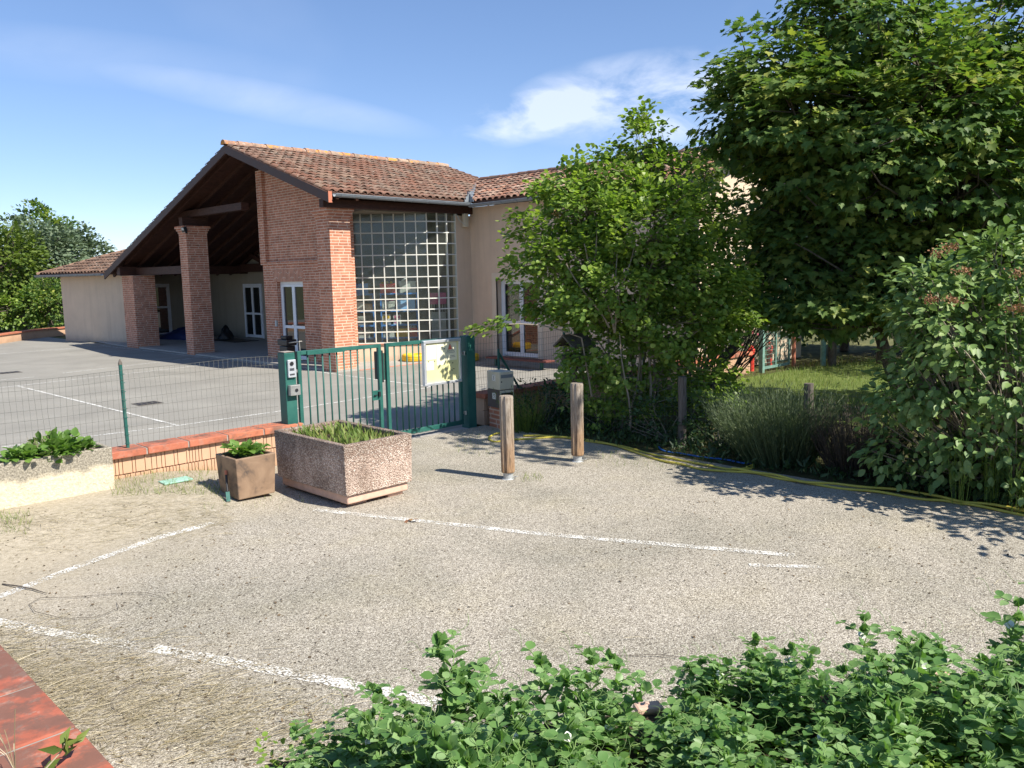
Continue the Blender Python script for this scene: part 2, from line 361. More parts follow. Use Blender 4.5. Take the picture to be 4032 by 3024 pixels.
M['tile_light'] = m_tile('roof_tile_pale', [(0.289,0.145,0.093), (0.442,0.212,0.136), (0.357,0.187,0.128), (0.510,0.306,0.212), (0.306,0.196,0.140), (0.561,0.391,0.289), (0.340,0.153,0.102)], 0.45)
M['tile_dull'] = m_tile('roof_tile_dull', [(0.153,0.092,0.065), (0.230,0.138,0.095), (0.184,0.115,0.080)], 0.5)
M['ridge'] = m_tile('ridge_tile', [(0.289,0.153,0.102), (0.391,0.281,0.204), (0.255,0.187,0.145)], 0.7, 0.85)
M['pan'] = plain('tile_channel', (0.13, 0.07, 0.05), 0.9)
M['terra'] = m_tile('terracotta_coping', [(0.46,0.15,0.085), (0.52,0.185,0.105), (0.42,0.14,0.085)], 0.15)
M['terra_near'] = m_tile('terracotta_slab', [(0.40,0.115,0.068), (0.44,0.135,0.08), (0.37,0.115,0.075)], 0.3, 0.0, 0.60)
M['joint'] = plain('cement_joint', (0.30, 0.27, 0.235), 0.95, 0.25, 20, bump=0.4)
M['zinc'] = plain('zinc_gutter', (0.22, 0.245, 0.265), 0.6, 0.1, 8, metal=0.25)
M['darkwood'] = m_wood('dark_stained_wood', (0.048, 0.021, 0.014), (0.090, 0.039, 0.026), (1.2, 1.2, 10), 0.2, 0.6)
M['verge'] = plain('verge_board', (0.075, 0.040, 0.030), 0.6, 0.2)
M['pvc'] = plain('white_frame', (0.74, 0.76, 0.78), 0.35, 0.04)
m = MT('dark_window_glass'); m.set((0.018, 0.022, 0.022), 0.02, 0, 0.9); M['pane'] = m.mat
M['block'] = m_glassblock(); M['mortar'] = plain('white_mortar', (0.66, 0.66, 0.60), 0.8, 0.06)
m = MT('green_paint'); co = m.coord(); n1 = m.noise(co, 5, 6, 0.65); n2 = m.noise(co, 38, 5, 0.7)
c_ = m.ramp(n1, [(0.3, (0.014,0.085,0.072)), (0.7, (0.032,0.135,0.108))]); c_ = m.mix(m.ramp(n2, [(0.66, 0.0), (0.74, 0.7)]), c_, (0.10, 0.17, 0.145)); m.set(c_, m.ramp(n1, [(0.3, 0.38), (0.7, 0.58)]), 0, 0.35); M['green'] = m.mat; M['green_pale'] = plain('weathered_green_paint', (0.15, 0.265, 0.22), 0.6, 0.3, 12)
M['wire'] = plain('fence_wire', (0.24, 0.245, 0.21), 0.55, 0.2, metal=0.3); M['wire_dark'] = plain('dark_fence_wire', (0.055, 0.075, 0.06), 0.6, 0.2)
M['alu'] = plain('aluminium', (0.74, 0.76, 0.80), 0.32, 0.05, metal=0.6); M['steel'] = plain('brushed_steel', (0.46, 0.46, 0.44), 0.38, 0.12, metal=0.7)
M['board'] = plain('yellow_board', (0.66, 0.63, 0.31), 0.75, 0.05); M['paper'] = plain('paper', (0.80, 0.77, 0.55), 0.8, 0.04); M['paper_red'] = plain('printed_red', (0.66, 0.17, 0.11), 0.8, 0.04); M['ink'] = plain('ink', (0.05, 0.05, 0.055), 0.7)
M['black'] = plain('black_plastic', (0.018, 0.018, 0.02), 0.45); M['white'] = plain('white_plastic', (0.75, 0.75, 0.72), 0.4, 0.04)
M['aggregate'] = m_pebble(); M['pinkcon'] = plain('pink_concrete', (0.60, 0.40, 0.30), 0.85, 0.12, 12, bump=0.4)
M['trough'] = m_trough()
m = MT('brown_glazed_pot'); co = m.coord(); n1 = m.noise(co, 3.4, 5, 0.6, 0.8); n2 = m.noise(co, 14, 5, 0.7)
m.set(m.mix(m.ramp(n2, [(0.4, 0.0), (0.8, 0.35)]), m.ramp(n1, [(0.33, (0.075,0.06,0.05)), (0.46, (0.235,0.155,0.10)), (0.7, (0.335,0.23,0.15))]), (0.20, 0.14, 0.10)), 0.6, 0, 0.3); M['pot'] = m.mat
M['soil'] = m_soilgrass('soil', (0.05,0.035,0.025), (0.10,0.075,0.05), (0.16,0.12,0.085), 30)
M['garden'] = m_soilgrass('garden_earth', (0.045,0.04,0.022), (0.085,0.085,0.035), (0.13,0.11,0.055), 22)
M['lawn'] = m_soilgrass('lawn_turf', (0.075,0.11,0.025), (0.13,0.17,0.045), (0.21,0.23,0.075), 25)
M['field'] = m_soilgrass('far_ground', (0.08,0.09,0.035), (0.14,0.14,0.06), (0.20,0.18,0.09), 3)
m = MT('weathered_post_wood'); co = m.coord(); n_ = m.noise(m.mapping(co, sc=(15, 15, 1.6)), 2.0, 7, 0.7, 2.2); f_ = m.noise(m.mapping(co, sc=(60, 60, 2.0)), 1.5, 4, 0.65)
z_ = m.ramp(m.math('ADD', m.sep(co)[2], m.math('MULTIPLY', m.noise(co, 4, 4), 0.5)), [(0.35, 0.0), (1.1, 1.0)])
c_ = m.mix(z_, m.ramp(n_, [(0.36, (0.22,0.125,0.065)), (0.62, (0.42,0.27,0.155))]), m.ramp(n_, [(0.36, (0.24,0.19,0.145)), (0.62, (0.43,0.37,0.30))]))
c_ = m.mix(m.ramp(f_, [(0.36, 0.8), (0.5, 0.0)]), c_, (0.075, 0.055, 0.04)); m.set(c_, 0.85, 0, 0.2); m.bump(m.math('ADD', n_, f_), 0.008, 0.9); M['bollard'] = m.mat
M['greywood'] = m_wood('grey_wood', (0.10, 0.085, 0.07), (0.19, 0.165, 0.14), (14, 14, 1.2), 0.6)
M['galv'] = plain('galvanised_foot', (0.50, 0.52, 0.52), 0.45, 0.1, metal=0.5)
M['hose'] = plain('yellow_hose', (0.50, 0.42, 0.065), 0.45, 0.15); M['bluehose'] = plain('blue_hose', (0.03, 0.13, 0.42), 0.45)
M['yellow'] = plain('yellow_rubber', (0.78, 0.47, 0.02), 0.5, 0.06); M['red'] = plain('red_plastic', (0.62, 0.06, 0.04), 0.45); M['blue'] = plain('blue_metal', (0.05, 0.22, 0.62), 0.45)
M['lightblue'] = plain('light_blue_plastic', (0.28, 0.50, 0.82), 0.45); M['grey'] = plain('grey_plastic', (0.48, 0.50, 0.48), 0.5); M['card'] = plain('cardboard', (0.42, 0.27, 0.14), 0.85); M['pink'] = plain('pink_plastic', (0.55, 0.12, 0.26), 0.5)
M['navy'] = plain('navy_sheet', (0.015, 0.03, 0.11), 0.6); M['beige'] = plain('beige_letterbox', (0.58, 0.54, 0.42), 0.5, 0.06); M['brownbox'] = plain('brown_letterbox', (0.10, 0.08, 0.075), 0.5)
M['valve'] = plain('pale_green_cover', (0.30, 0.50, 0.40), 0.75, 0.15, 14, bump=0.3); M['grate'] = plain('cast_iron', (0.10, 0.085, 0.07), 0.7, 0.2)
M['splitblock'] = m_render('orange_cream_block', (0.56, 0.36, 0.235)); M['groove'] = plain('block_groove', (0.34, 0.20, 0.12), 0.95)
M['bark'] = m_wood('bark', (0.075, 0.06, 0.045), (0.17, 0.14, 0.11), (9, 9, 2.0), 0.9); M['twig'] = plain('grey_twig', (0.26, 0.22, 0.17), 0.8, 0.2); M['stem'] = plain('green_stem', (0.17, 0.27, 0.08), 0.6, 0.15)
M['straw'] = leafmat('straw', [(0.27,0.22,0.13), (0.50,0.43,0.29), (0.20,0.16,0.09), (0.38,0.32,0.19), (0.14,0.12,0.06), (0.64,0.57,0.42), (0.24,0.2,0.12)], 0.1, 0.7)
M['slab'] = plain('porch_concrete', (0.36, 0.335, 0.30), 0.85, 0.12, 4, bump=0.2); M['benchred'] = plain('dark_red_plank', (0.15, 0.05, 0.04), 0.7); M['samara'] = leafmat('maple_seed', [(0.30,0.33,0.05), (0.42,0.42,0.09)], 0.35, 0.5); M['redline'] = plain('red_edging', (0.48, 0.17, 0.10), 0.8)
M['l_maple'] = leafmat('maple_leaf', [(0.047,0.103,0.038), (0.086,0.156,0.047), (0.130,0.213,0.057), (0.223,0.292,0.072), (0.447,0.454,0.110)], 0.42, 0.5, spec=0.22)
M['l_vib'] = leafmat('viburnum_leaf', [(0.109,0.188,0.041), (0.173,0.271,0.055), (0.254,0.353,0.070), (0.363,0.436,0.094)], 0.44, 0.42)
M['l_wayf'] = leafmat('grey_green_leaf', [(0.101,0.180,0.052), (0.148,0.240,0.071), (0.200,0.299,0.096), (0.293,0.384,0.134)], 0.28, 0.5, (1.0,1.1,0.6))
M['l_dark'] = leafmat('dark_hedge_leaf', [(0.025,0.055,0.02), (0.045,0.085,0.028), (0.065,0.115,0.035)], 0.3, 0.5)
M['l_ash'] = leafmat('ash_grey_leaf', [(0.090,0.140,0.077), (0.140,0.194,0.113), (0.189,0.239,0.149)], 0.25, 0.55, (1,1.05,0.7))
M['l_lime'] = leafmat('yellow_green_leaf', [(0.072,0.120,0.024), (0.120,0.176,0.032), (0.176,0.224,0.040)], 0.35, 0.5)
M['l_lav'] = leafmat('lavender_stalk', [(0.054,0.083,0.040), (0.079,0.115,0.054), (0.112,0.151,0.072), (0.151,0.187,0.097)], 0.25, 0.6)
M['l_heath'] = leafmat('dry_heather', [(0.052,0.044,0.032), (0.072,0.056,0.044), (0.092,0.072,0.052)], 0.15, 0.7)
M['l_pea'] = leafmat('pea_leaf', [(0.095,0.201,0.055), (0.134,0.254,0.070), (0.185,0.318,0.099), (0.291,0.424,0.187)], 0.33, 0.42, (1.15,1.3,0.45))
M['l_clover'] = leafmat('clover_leaf', [(0.14,0.24,0.035), (0.20,0.31,0.05), (0.26,0.36,0.07)], 0.35, 0.5)
M['l_pot'] = leafmat('fresh_leaf', [(0.09,0.18,0.034), (0.135,0.25,0.048), (0.20,0.32,0.075)], 0.36, 0.45)
M['l_grass'] = leafmat('grass_blade', [(0.12,0.19,0.04), (0.19,0.26,0.06), (0.30,0.30,0.11)], 0.3, 0.6)
M['l_litter'] = leafmat('litter', [(0.06,0.045,0.03), (0.12,0.085,0.05), (0.20,0.14,0.08)], 0.05, 0.8); M['flower_head'] = leafmat('rust_flower_head', [(0.22,0.10,0.05), (0.30,0.145,0.075), (0.26,0.17,0.08)], 0.1, 0.8); M['petal'] = plain('white_petal', (0.8, 0.8, 0.72), 0.6, 0.03); M['pinkpetal'] = plain('pink_petal', (0.75, 0.18, 0.26), 0.6)
# ---------------------------------------------------------------- ground and paving
def sheet(name, mat, poly, z, kind='structure', parent=None):
    b = MB(); b.add([(x, y, z) for x, y in poly], [tuple(range(len(poly)))]); return tag(b.build(name, mat), kind=kind)
sheet('ground', M['field'], [(-400,-400),(400,-400),(400,400),(-400,400)], -0.03)
b = MB(); xs = np.linspace(-6, 9.0, 70); ys = np.linspace(-4, 9.62, 60)
vs = [(x, y, gz(x, y) + 0.004) for y in ys for x in xs]; nx = len(xs)
b.add(vs, [(j*nx+i, j*nx+i+1, (j+1)*nx+i+1, (j+1)*nx+i) for j in range(len(ys)-1) for i in range(nx-1)])
tag(b.build('car_park', M['gravel'], smooth=True), kind='structure')
b = MB(); b.add([(5.3,9.62,0.0),(8.7,9.62,0.0),(8.7,9.84,0.0),(5.3,9.84,0.0)], [(0,1,2,3)]); tag(b.build('gate_threshold', M['slab']), kind='structure')
sheet('playground', M['asphalt'], [(-14,9.8),(16.6,9.8),(16.6,18.3),(11.9,18.3),(11.9,44),(-14,44)], 0.002)
def slab(name, poly, z0, z1, mat): 
    b = MB(); b.prism([(x, y, z0) for x, y in poly], (0, 0, z1-z0)); return tag(b.build(name, mat), kind='structure')
slab('porch_floor', [(11.83,18.12),(16.5,18.04),(16.5,36),(12.2,38.2),(11.83,33)], 0, 0.05, M['slab'])
b = MB(); b.box(12.45, 16.45, 18.02, 18.08, 0.0, 0.012); tag(b.build('porch_edging', M['redline']), kind='structure')
b = MB(); b.add([(8.98,9.62,0.0),(8.98,-12,0.02),(40,-12,0.02),(40,9.62,0.02)], [(0,1,2,3)]); tag(b.build('garden_ground', M['garden']), kind='structure')
sheet('lawn', M['lawn'], [(12.4,4.6),(16,3.6),(22,3.2),(22.5,8.2),(19,9.1),(15,9.3),(12.6,8.8)], 0.026)
sheet('garden_path', M['slab'], [(13.4,2.2),(15.5,1.0),(16.3,2.6),(13.8,3.7)], 0.03)
def line(name, pts, w, mat, z, foot=True):
    b = MB()
    for p, q in zip(pts[:-1], pts[1:]):
        p, q = Vector((p[0], p[1], 0)), Vector((q[0], q[1], 0)); d = (q-p).normalized(); s = Vector((-d.y, d.x, 0))*w/2
        n = max(1, int((q-p).length/0.3))
        for i in range(n):
            a, c = p.lerp(q, i/n), p.lerp(q, (i+1)/n)
            Z = (lambda v: gz(v.x, v.y) + z) if foot else (lambda v: z)
            cs = [a-s, c-s, c+s, a+s]; b.add([(v.x, v.y, Z(v)) for v in cs], [(0,1,2,3)])
    return tag(b.build(name, mat), kind='structure')
def pz(*pp): return [tuple(at_g(x, y))[:2] for x, y in pp]
line('parking_line', pz((-60,2375), (330,2225), (620,2120), (840,2062)), 0.10, M['worn'], 0.009)
line('parking_line', pz((1240,2010), (1500,2037), (2100,2102), (3130,2190)), 0.095, M['worn'], 0.009)
line('parking_line', pz((-40,2446), (250,2502)), 0.10, M['worn'], 0.009)
line('parking_line', pz((250,2502), (560,2550)), 0.10, M['faded'], 0.009)
line('parking_line', pz((600,2556), (900,2610), (1520,2728), (1800,2790)), 0.105, M['worn'], 0.009)
line('parking_line', pz((2950,2228), (3240,2236)), 0.07, M['worn'], 0.009)
for i, pts in enumerate([[(3.2,13.98),(5.73,13.66),(7.9,13.63),(11.47,13.9)], [(11.47,13.9),(11.53,17.5),(11.7,21.2),(11.45,33.9)], [(4.2,22.2),(5.5,22.29),(9.75,22.9),(11.7,23.3)],
                         [(5.55,22.25),(5.73,13.7)], [(5.4,24.0),(6.4,24.05)], [(7.2,24.4),(10.4,25.2),(11.6,25.5)], [(7.5,33.3),(10.4,33.5)]]):
    line('court_line', pts, 0.055, M['line'], 0.008, False)
def grate(x, y, s, lab):
    b = MB(); b.box(x-s, x+s, y-s*.9, y+s*.9, 0.003, 0.010)
    b.cm = 1
    for i in range(4):
        for j in range(4): b.box(x-s*.85+i*s*.45, x-s*.55+i*s*.45, y-s*.75+j*s*.4, y-s*.48+j*s*.4, 0.0101, 0.0125)
    tag(b.build('drain_grate', [M['grate'], M['black']]), lab, 'drain grate', 'drain grates in the playground')
grate(6.42, 16.7, 0.24, 'dark iron drain grate in the asphalt just behind the thin green fence post')
grate(6.3, 25.9, 0.26, 'dark drain grate on the far part of the playground near the left edge')
# ---------------------------------------------------------------- the school
S = thing('school_building', 'single storey school with brick pillars, tiled roofs, open porch and glass block bay', 'building', (12, 20, 0))
YR, ZR, SL = 22.7, 6.22, 0.337            # main ridge and slope
def zroof(y): return ZR - SL*abs(y-YR)
XV, YE, YW = 11.42, 17.56, 32.9
def pillar(x0, x1, y0, y1, zt, corbel=True):
    b = MB(); b.box(x0, x1, y0, y1, 0, zt-0.22 if corbel else zt)
    if corbel:
        for k in range(3):
            e = 0.02 + 0.035*k; b.box(x0-e, x1+e, y0-e, y1+e, zt-0.22+k*0.0734, zt-0.22+(k+1)*0.0733)
    return b.build('brick_pillar', M['brick'], S)
pillar(11.8, 12.42, 18.16, 18.78, 4.16); pillar(11.8, 12.5, 26.45, 27.0, 4.18); pillar(11.8, 12.6, 31.15, 32.2, 2.66, False)
def zu(y): return zroof(y) - 0.27
# brick wall with the door
yd0, yd1, zd = 20.86, 22.3, 2.34
b = MB()
def wallpoly(b, y0, y1, z0, x0, x1, ztop=None):
    ys = [y0] + ([YR] if y0 < YR < y1 else []) + [y1]
    top = [(x0, y, zu(y) if ztop is None else ztop) for y in ys]
    b.prism([(x0, y0, z0), (x0, y1, z0)] + top[::-1], (x1-x0, 0, 0))
wallpoly(b, 18.785, 23.05, 2.93, 12.62, 12.95)
wallpoly(b, 18.785, yd0, 0.05, 12.585, 12.95, 2.85); wallpoly(b, yd1, 23.06, 0.05, 12.585, 12.95, 2.85); wallpoly(b, yd0, yd1, zd, 12.585, 12.95, 2.85)
b.box(12.545, 12.95, 18.785, 23.12, 2.85, 2.93)
b.box(12.52, 12.62, 22.75, 23.08, 2.93, 5.6)
b.build('brick_wall', M['brick'], S)
b = MB(); b.prism([(12.582, yd0-0.02, zd), (12.582, yd1+0.1, zd), (12.582, yd1+0.26, zd+0.36), (12.582, yd0-0.06, zd+0.36)], (0.05, 0, 0)); b.build('lintel', M['soldier'], S)
def french_door(P0, t, n, W, H, mid=0.42, frame=0.075, name='door', low_panel=False, handle=True):
    """double leaf door: P0 bottom corner, t along, n out; four panes"""
    P0, t, n = Vector(P0), Vector(t).normalized(), Vector(n).normalized(); z = Vector((0,0,1))
    b = MB()
    def bx(u0, u1, z0, z1, d0, d1):
        c = P0 + t*(u0+u1)/2 + z*(z0+z1)/2 + n*(d0+d1)/2; b.obox(c, t*(u1-u0)/2, n*(d1-d0)/2, z*(z1-z0)/2)
    f = frame; bx(0, f, 0, H, -0.04, 0.02); bx(W-f, W, 0, H, -0.04, 0.02); bx(f, W-f, H-f, H, -0.04, 0.02)
    for u0, u1 in ((f, W/2), (W/2, W-f)):
        e = 0.07; bx(u0+0.003, u0+e, 0.02, H-f-0.004, -0.035, 0.028); bx(u1-e, u1-0.003, 0.02, H-f-0.004, -0.035, 0.028)
        bx(u0+e, u1-e, 0.02, 0.13, -0.033, 0.026); bx(u0+e, u1-e, H-f-0.075, H-f-0.004, -0.033, 0.026); bx(u0+e, u1-e, H*mid-0.04, H*mid+0.04, -0.033, 0.026)
    d = b.build(name, M['pvc'], S); g = MB(); b2 = b; b = g
    for u0, u1 in ((f, W/2), (W/2, W-f)):
        bx(u0+0.07, u1-0.07, 0.13, H*mid-0.04, -0.012, 0.0); bx(u0+0.07, u1-0.07, H*mid+0.04, H-f-0.075, -0.012, 0.0)
    if low_panel: pass
    g.build('pane', M['pane'], d)
    if handle:
        b = h = MB(); bx(W/2-0.045, W/2-0.02, H*mid-0.02, H*mid+0.10, 0.028, 0.04); bx(W/2-0.10, W/2-0.02, H*mid+0.04, H*mid+0.062, 0.042, 0.06); h.build('handle', M['alu'], d)
    return d
french_door((12.72, yd1-0.0, 0.06), (0,-1,0), (-1,0,0), yd1-yd0, zd-0.06)
b = MB(); b.box(12.53, 12.58, 22.36, 22.44, 1.02, 1.2); b.build('door_bell', M['grey'], S)
# curved glass block bay
hd = [8, 14, 25, 36, 38, 38, 38, 38, 36, 36, 36, 36, 36]; D = 0.305; pts = [Vector((15.95, 18.06, 0))]
for h in hd: pts.append(pts[-1] - D*Vector((math.cos(math.radians(-h)), math.sin(math.radians(-h)), 0)))
Z0, RP, NR = 0.56, 0.3076, 12
mo = MB(); gl = MB(); wl = MB(); si = MB()
for i, (p, q) in enumerate(zip(pts[:-1], pts[1:])):
    t = (q-p).normalized(); n = Vector((t.y, -t.x, 0));  n = -n if n.dot(Vector((-1,-1,0))) < 0 else n
    mid = (p+q)/2
    for k in range(NR+1):
        mo.obox(mid - n*0.04 + Vector((0,0,Z0+RP*k)), t*D/2, n*0.04, Vector((0,0,0.0145)))
    mo.obox(p - n*0.04 + Vector((0,0,Z0+RP*NR/2)), t*0.0150, n*0.042, Vector((0,0,RP*NR/2)))
    for k in range(NR):
        c = mid + Vector((0,0,Z0+RP*(k+.5)))
        for dd in (0.012, 0.068):
            a = t*(D/2-0.012); z = Vector((0,0,RP/2-0.011)); o_ = c - n*dd
            gl.add([o_-a-z, o_+a-z, o_+a+z, o_-a+z], [(0,1,2,3)])
    wl.obox(mid - n*0.11 + Vector((0,0,0.265)), t*(D/2+0.002), n*0.11, Vector((0,0,0.265)))
    si.obox(mid - n*0.05 + Vector((0,0,0.537)), t*(D/2+0.004), n*0.10, Vector((0,0,0.0115)))
gw = mo.build('glass_block_wall', M['mortar'], S); gl.build('glass_blocks', M['block'], gw)
wl.build('base_wall', M['render'], S); si.build('window_sill', M['redline'], S)
# rendered walls
b = MB(); b.box(15.95, 16.5, 18.05, 18.25, 0.05, 4.12); b.build('corner_wall', M['render'], S)
b = MB(); W0, W1, WD0, WD1 = 16.5, 16.75, 15.42, 17.02
b.box(W0, W1, 10.38, WD0, 0, 4.36); b.box(W0, W1, WD1, 18.05, 0, 4.36); b.box(W0, W1, WD0, WD1, 2.3, 4.36); b.box(W0, W1, WD0, WD1, 0, 0.09)
b.build('wing_wall', M['render'], S)
b = MB()
for y0, y1, z0, z1 in ((WD0-0.17, WD0, 0.09, 2.47), (WD1, WD1+0.17, 0.09, 2.47), (WD0, WD1, 2.3, 2.47)): b.box(W0-0.012, W0+0.05, y0, y1, z0, z1)
b.build('door_surround', M['render_w'], S)
french_door((16.72, WD1, 0.09), (0,-1,0), (-1,0,0), WD1-WD0, 2.21, 0.44)
XR = 19.12; ZW = 5.47; XE = 16.05; ZE = 4.45
def zw(x): return ZW - (ZW-ZE)/(XR-XE)*abs(x-XR)
b = MB(); b.prism([(W0, 10.4, 0), (2*XR-W0, 10.4, 0), (2*XR-W0, 10.4, zw(W0)-.2), (XR, 10.4, ZW-.2), (W0, 10.4, zw(W0)-.2)], (0, 0.25, 0)); b.build('gable_wall', M['render'], S)
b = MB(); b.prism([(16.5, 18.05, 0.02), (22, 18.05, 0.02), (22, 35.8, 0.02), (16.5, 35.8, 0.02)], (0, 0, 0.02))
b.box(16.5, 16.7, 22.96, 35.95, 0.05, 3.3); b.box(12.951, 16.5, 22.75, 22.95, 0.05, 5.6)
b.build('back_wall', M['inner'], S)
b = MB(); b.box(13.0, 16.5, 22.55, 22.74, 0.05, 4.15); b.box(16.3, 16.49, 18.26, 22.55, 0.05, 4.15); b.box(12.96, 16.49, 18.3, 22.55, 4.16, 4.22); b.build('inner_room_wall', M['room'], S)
# oblique annex wall and its door
A0, A1 = Vector((11.62, 38.5, 0)), Vector((16.5, 35.86, 0)); at_ = (A1-A0).normalized(); an = Vector((at_.y, -at_.x, 0)); an = -an if an.dot(Vector((-1,-1,0))) < 0 else an
L_ = (A1-A0).length
def seg(b, u0, u1, z0, z1, th=0.25, d=0.0): b.obox(A0 + at_*(u0+u1)/2 - an*(th/2-d) + Vector((0,0,(z0+z1)/2)), at_*(u1-u0)/2, an*th/2, Vector((0,0,(z1-z0)/2)))
b = MB(); du0, du1 = 2.55, 4.25
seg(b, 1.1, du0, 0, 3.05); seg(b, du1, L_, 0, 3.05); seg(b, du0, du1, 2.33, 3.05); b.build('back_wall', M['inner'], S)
B0, B1 = Vector((11.6, 38.5, 0)), Vector((12.55, 34.0, 0)); bt = (B1-B0).normalized(); bn = Vector((bt.y, -bt.x, 0)); bn = -bn if bn.x > 0 else bn
b = MB(); b.obox((B0+B1)/2 - bn*.12 + Vector((0,0,1.5)), bt*(B1-B0).length/2, bn*.12, Vector((0,0,1.5))); e_ = Vector((-bn.x, -bn.y, 0)); b.obox(B0 + e_*2.6 + bt*.12 + Vector((0,0,1.5)), e_*2.355, bt*.12, Vector((0,0,1.5)))
b.build('annex_wall', M['render'], S)
french_door(A0 + at_*du0 - an*0.12 + Vector((0,0,0.05)), at_, an, du1-du0, 2.28, 0.55)
french_door((16.47, 31.9, 0.08), (0,-1,0), (-1,0,0), 1.5, 2.18, 0.45)
# roofs
def tiles(b, E, a, u, wid, hgt, ok, pitch=0.235, row=0.36, r=0.098, jit=1.0):
    """canal tiles: E eave corner, a along the eave, u up the slope"""
    E, a, u = Vector(E), Vector(a).normalized(), Vector(u).normalized(); n = a.cross(u); n = n if n.z > 0 else -n
    nu = int(wid/pitch)+1; nv = int(hgt/row)+1; S_ = 7
    for i in range(nu):
        for j in range(nv-1, -1, -1):
            cu, cv = (i+.5)*pitch, j*row
            if not ok(cu, cv+row*.5): continue
            l = row*1.18; j1 = random.uniform(-1,1)*0.012*jit; r0 = r*random.uniform(.95,1.05); r1 = r0*0.84; rot = random.uniform(-1,1)*0.008
            vs = []
            for (v, rr, dz, du) in ((cv+random.uniform(-.02,.01), r0, 0.02, j1), (cv+l, r1, -0.006, j1+rot)):
                o_ = E + a*(cu+du) + u*v + n*dz
                for k in range(S_+1):
                    th = math.pi*k/S_; vs.append(o_ + a*rr*math.cos(th) + n*rr*math.sin(th)*0.72)
            for k in range(S_+1):   # thickness lip at the lower end
                th = math.pi*k/S_; vs.append(E + a*(cu+j1) + u*(cv+0.001) + n*0.02 + a*(r0-.016)*math.cos(th) + n*(r0-.016)*math.sin(th)*.72)
            q = S_+1
            b.add(vs, [(k, k+1, q+k+1, q+k) for k in range(S_)] + [(k+1, k, 2*q+k, 2*q+k+1) for k in range(S_)])
def ridge(b, pts, r=0.13, l=0.42):
    for p, q in zip(pts[:-1], pts[1:]):
        p, q = Vector(p), Vector(q); n = max(1, int((q-p).length/l)); d = (q-p)/n; s = d.normalized().cross(Vector((0,0,1))).normalized(); up = s.cross(d.normalized())
        for i in range(n):
            o_ = p + d*i; r0 = r*random.uniform(.95,1.08); vs = []
            for v, rr, dz in ((-0.03, r0, 0.0), (1.06, r0*.86, -0.0)):
                for k in range(9):
                    th = math.pi*k/8; vs.append(o_ + d*v + s*rr*math.cos(th) + up*(rr*math.sin(th)-0.04+dz+random.uniform(-.003,.003)))
            b.add(vs, [(k, k+1, 9+k+1, 9+k) for k in range(8)] + [tuple(range(9))])
ca, sa = 1/math.hypot(1, SL), SL/math.hypot(1, SL)
XM = 19.6
sl_len = (YR-YE)/ca
b = MB(); b.cm = 1
zE = zroof(YE)
b.prism([(XV+.03, YE+.02, zE-.03), (XE, YE+.02, zE-.03), (XR, YE+.02+(XR-XE), zroof(YE+.02+(XR-XE))-.03), (XM, YE+.02+(XR-XE), zroof(YE+.02+(XR-XE))-.03), (XM, YR, ZR-.03), (XV+.03, YR, ZR-.03)], (0,0,0.03)); b.cm = 0
tiles(b, (XV, YE, zE), (1,0,0), (0,ca,sa), XM-XV, sl_len-.1, lambda uu, vv: uu < (XM-XV) and XV+uu < max(XE + vv*ca + 0.12, 0) if vv*ca < (XR-XE) else uu < (XM-XV))
R1 = b.build('tiled_roof', [M['tile'], M['pan']], S, smooth=True)
b = MB(); ridge(b, [(XV-.04, YR, ZR+.05), (XM+.1, YR, ZR+.05)]); b.build('ridge_tiles', M['ridge'], R1)
# left slope over the porch
b = MB(); b.cm = 1; zW = zroof(YW)
b.prism([(XV+.03, YR, ZR-.03), (XM, YR, ZR-.03), (XM, YW-.02, zW-.03), (XV+.03, YW-.02, zW-.03)], (0,0,0.03)); b.cm = 0
tiles(b, (XV, YW, zW), (1,0,0), (0,-ca,sa), 1.5, (YW-YR)/ca-.1, lambda uu, vv: True)
R2 = b.build('tiled_roof', [M['tile_dull'], M['pan']], S, smooth=True)
# wing roof
cw = 1/math.hypot(1, (ZW-ZE)/(XR-XE)); sw = math.sqrt(1-cw*cw); YG = 10.0
b = MB(); b.cm = 1
b.prism([(XE+.02, YE, ZE-.03), (XR, YE+XR-XE, ZW-.03), (XR, YG, ZW-.03), (XE+.02, YG, ZE-.03)], (0,0,0.03))
b.prism([(2*XR-XE, YE+XR-XE, ZE-.03), (XR, YE+XR-XE, ZW-.03), (XR, YG, ZW-.03), (2*XR-XE, YG, ZE-.03)], (0,0,0.03)); b.cm = 0
tiles(b, (XE, YG, ZE), (0,1,0), (cw,0,sw), YE+XR-XE-YG, (XR-XE)/cw-.08, lambda uu, vv: YG+uu < YE + vv*cw - 0.05)
tiles(b, (2*XR-XE, YG, ZE), (0,1,0), (-cw,0,sw), 1.2, (XR-XE)/cw-.08, lambda uu, vv: True)
R3 = b.build('tiled_roof', [M['tile_light'], M['pan']], S, smooth=True)
b = MB(); ridge(b, [(XR, YE+XR-XE+.1, ZW+.05), (XR, YG-.04, ZW+.05)]); b.build('ridge_tiles', M['tile'], R3)
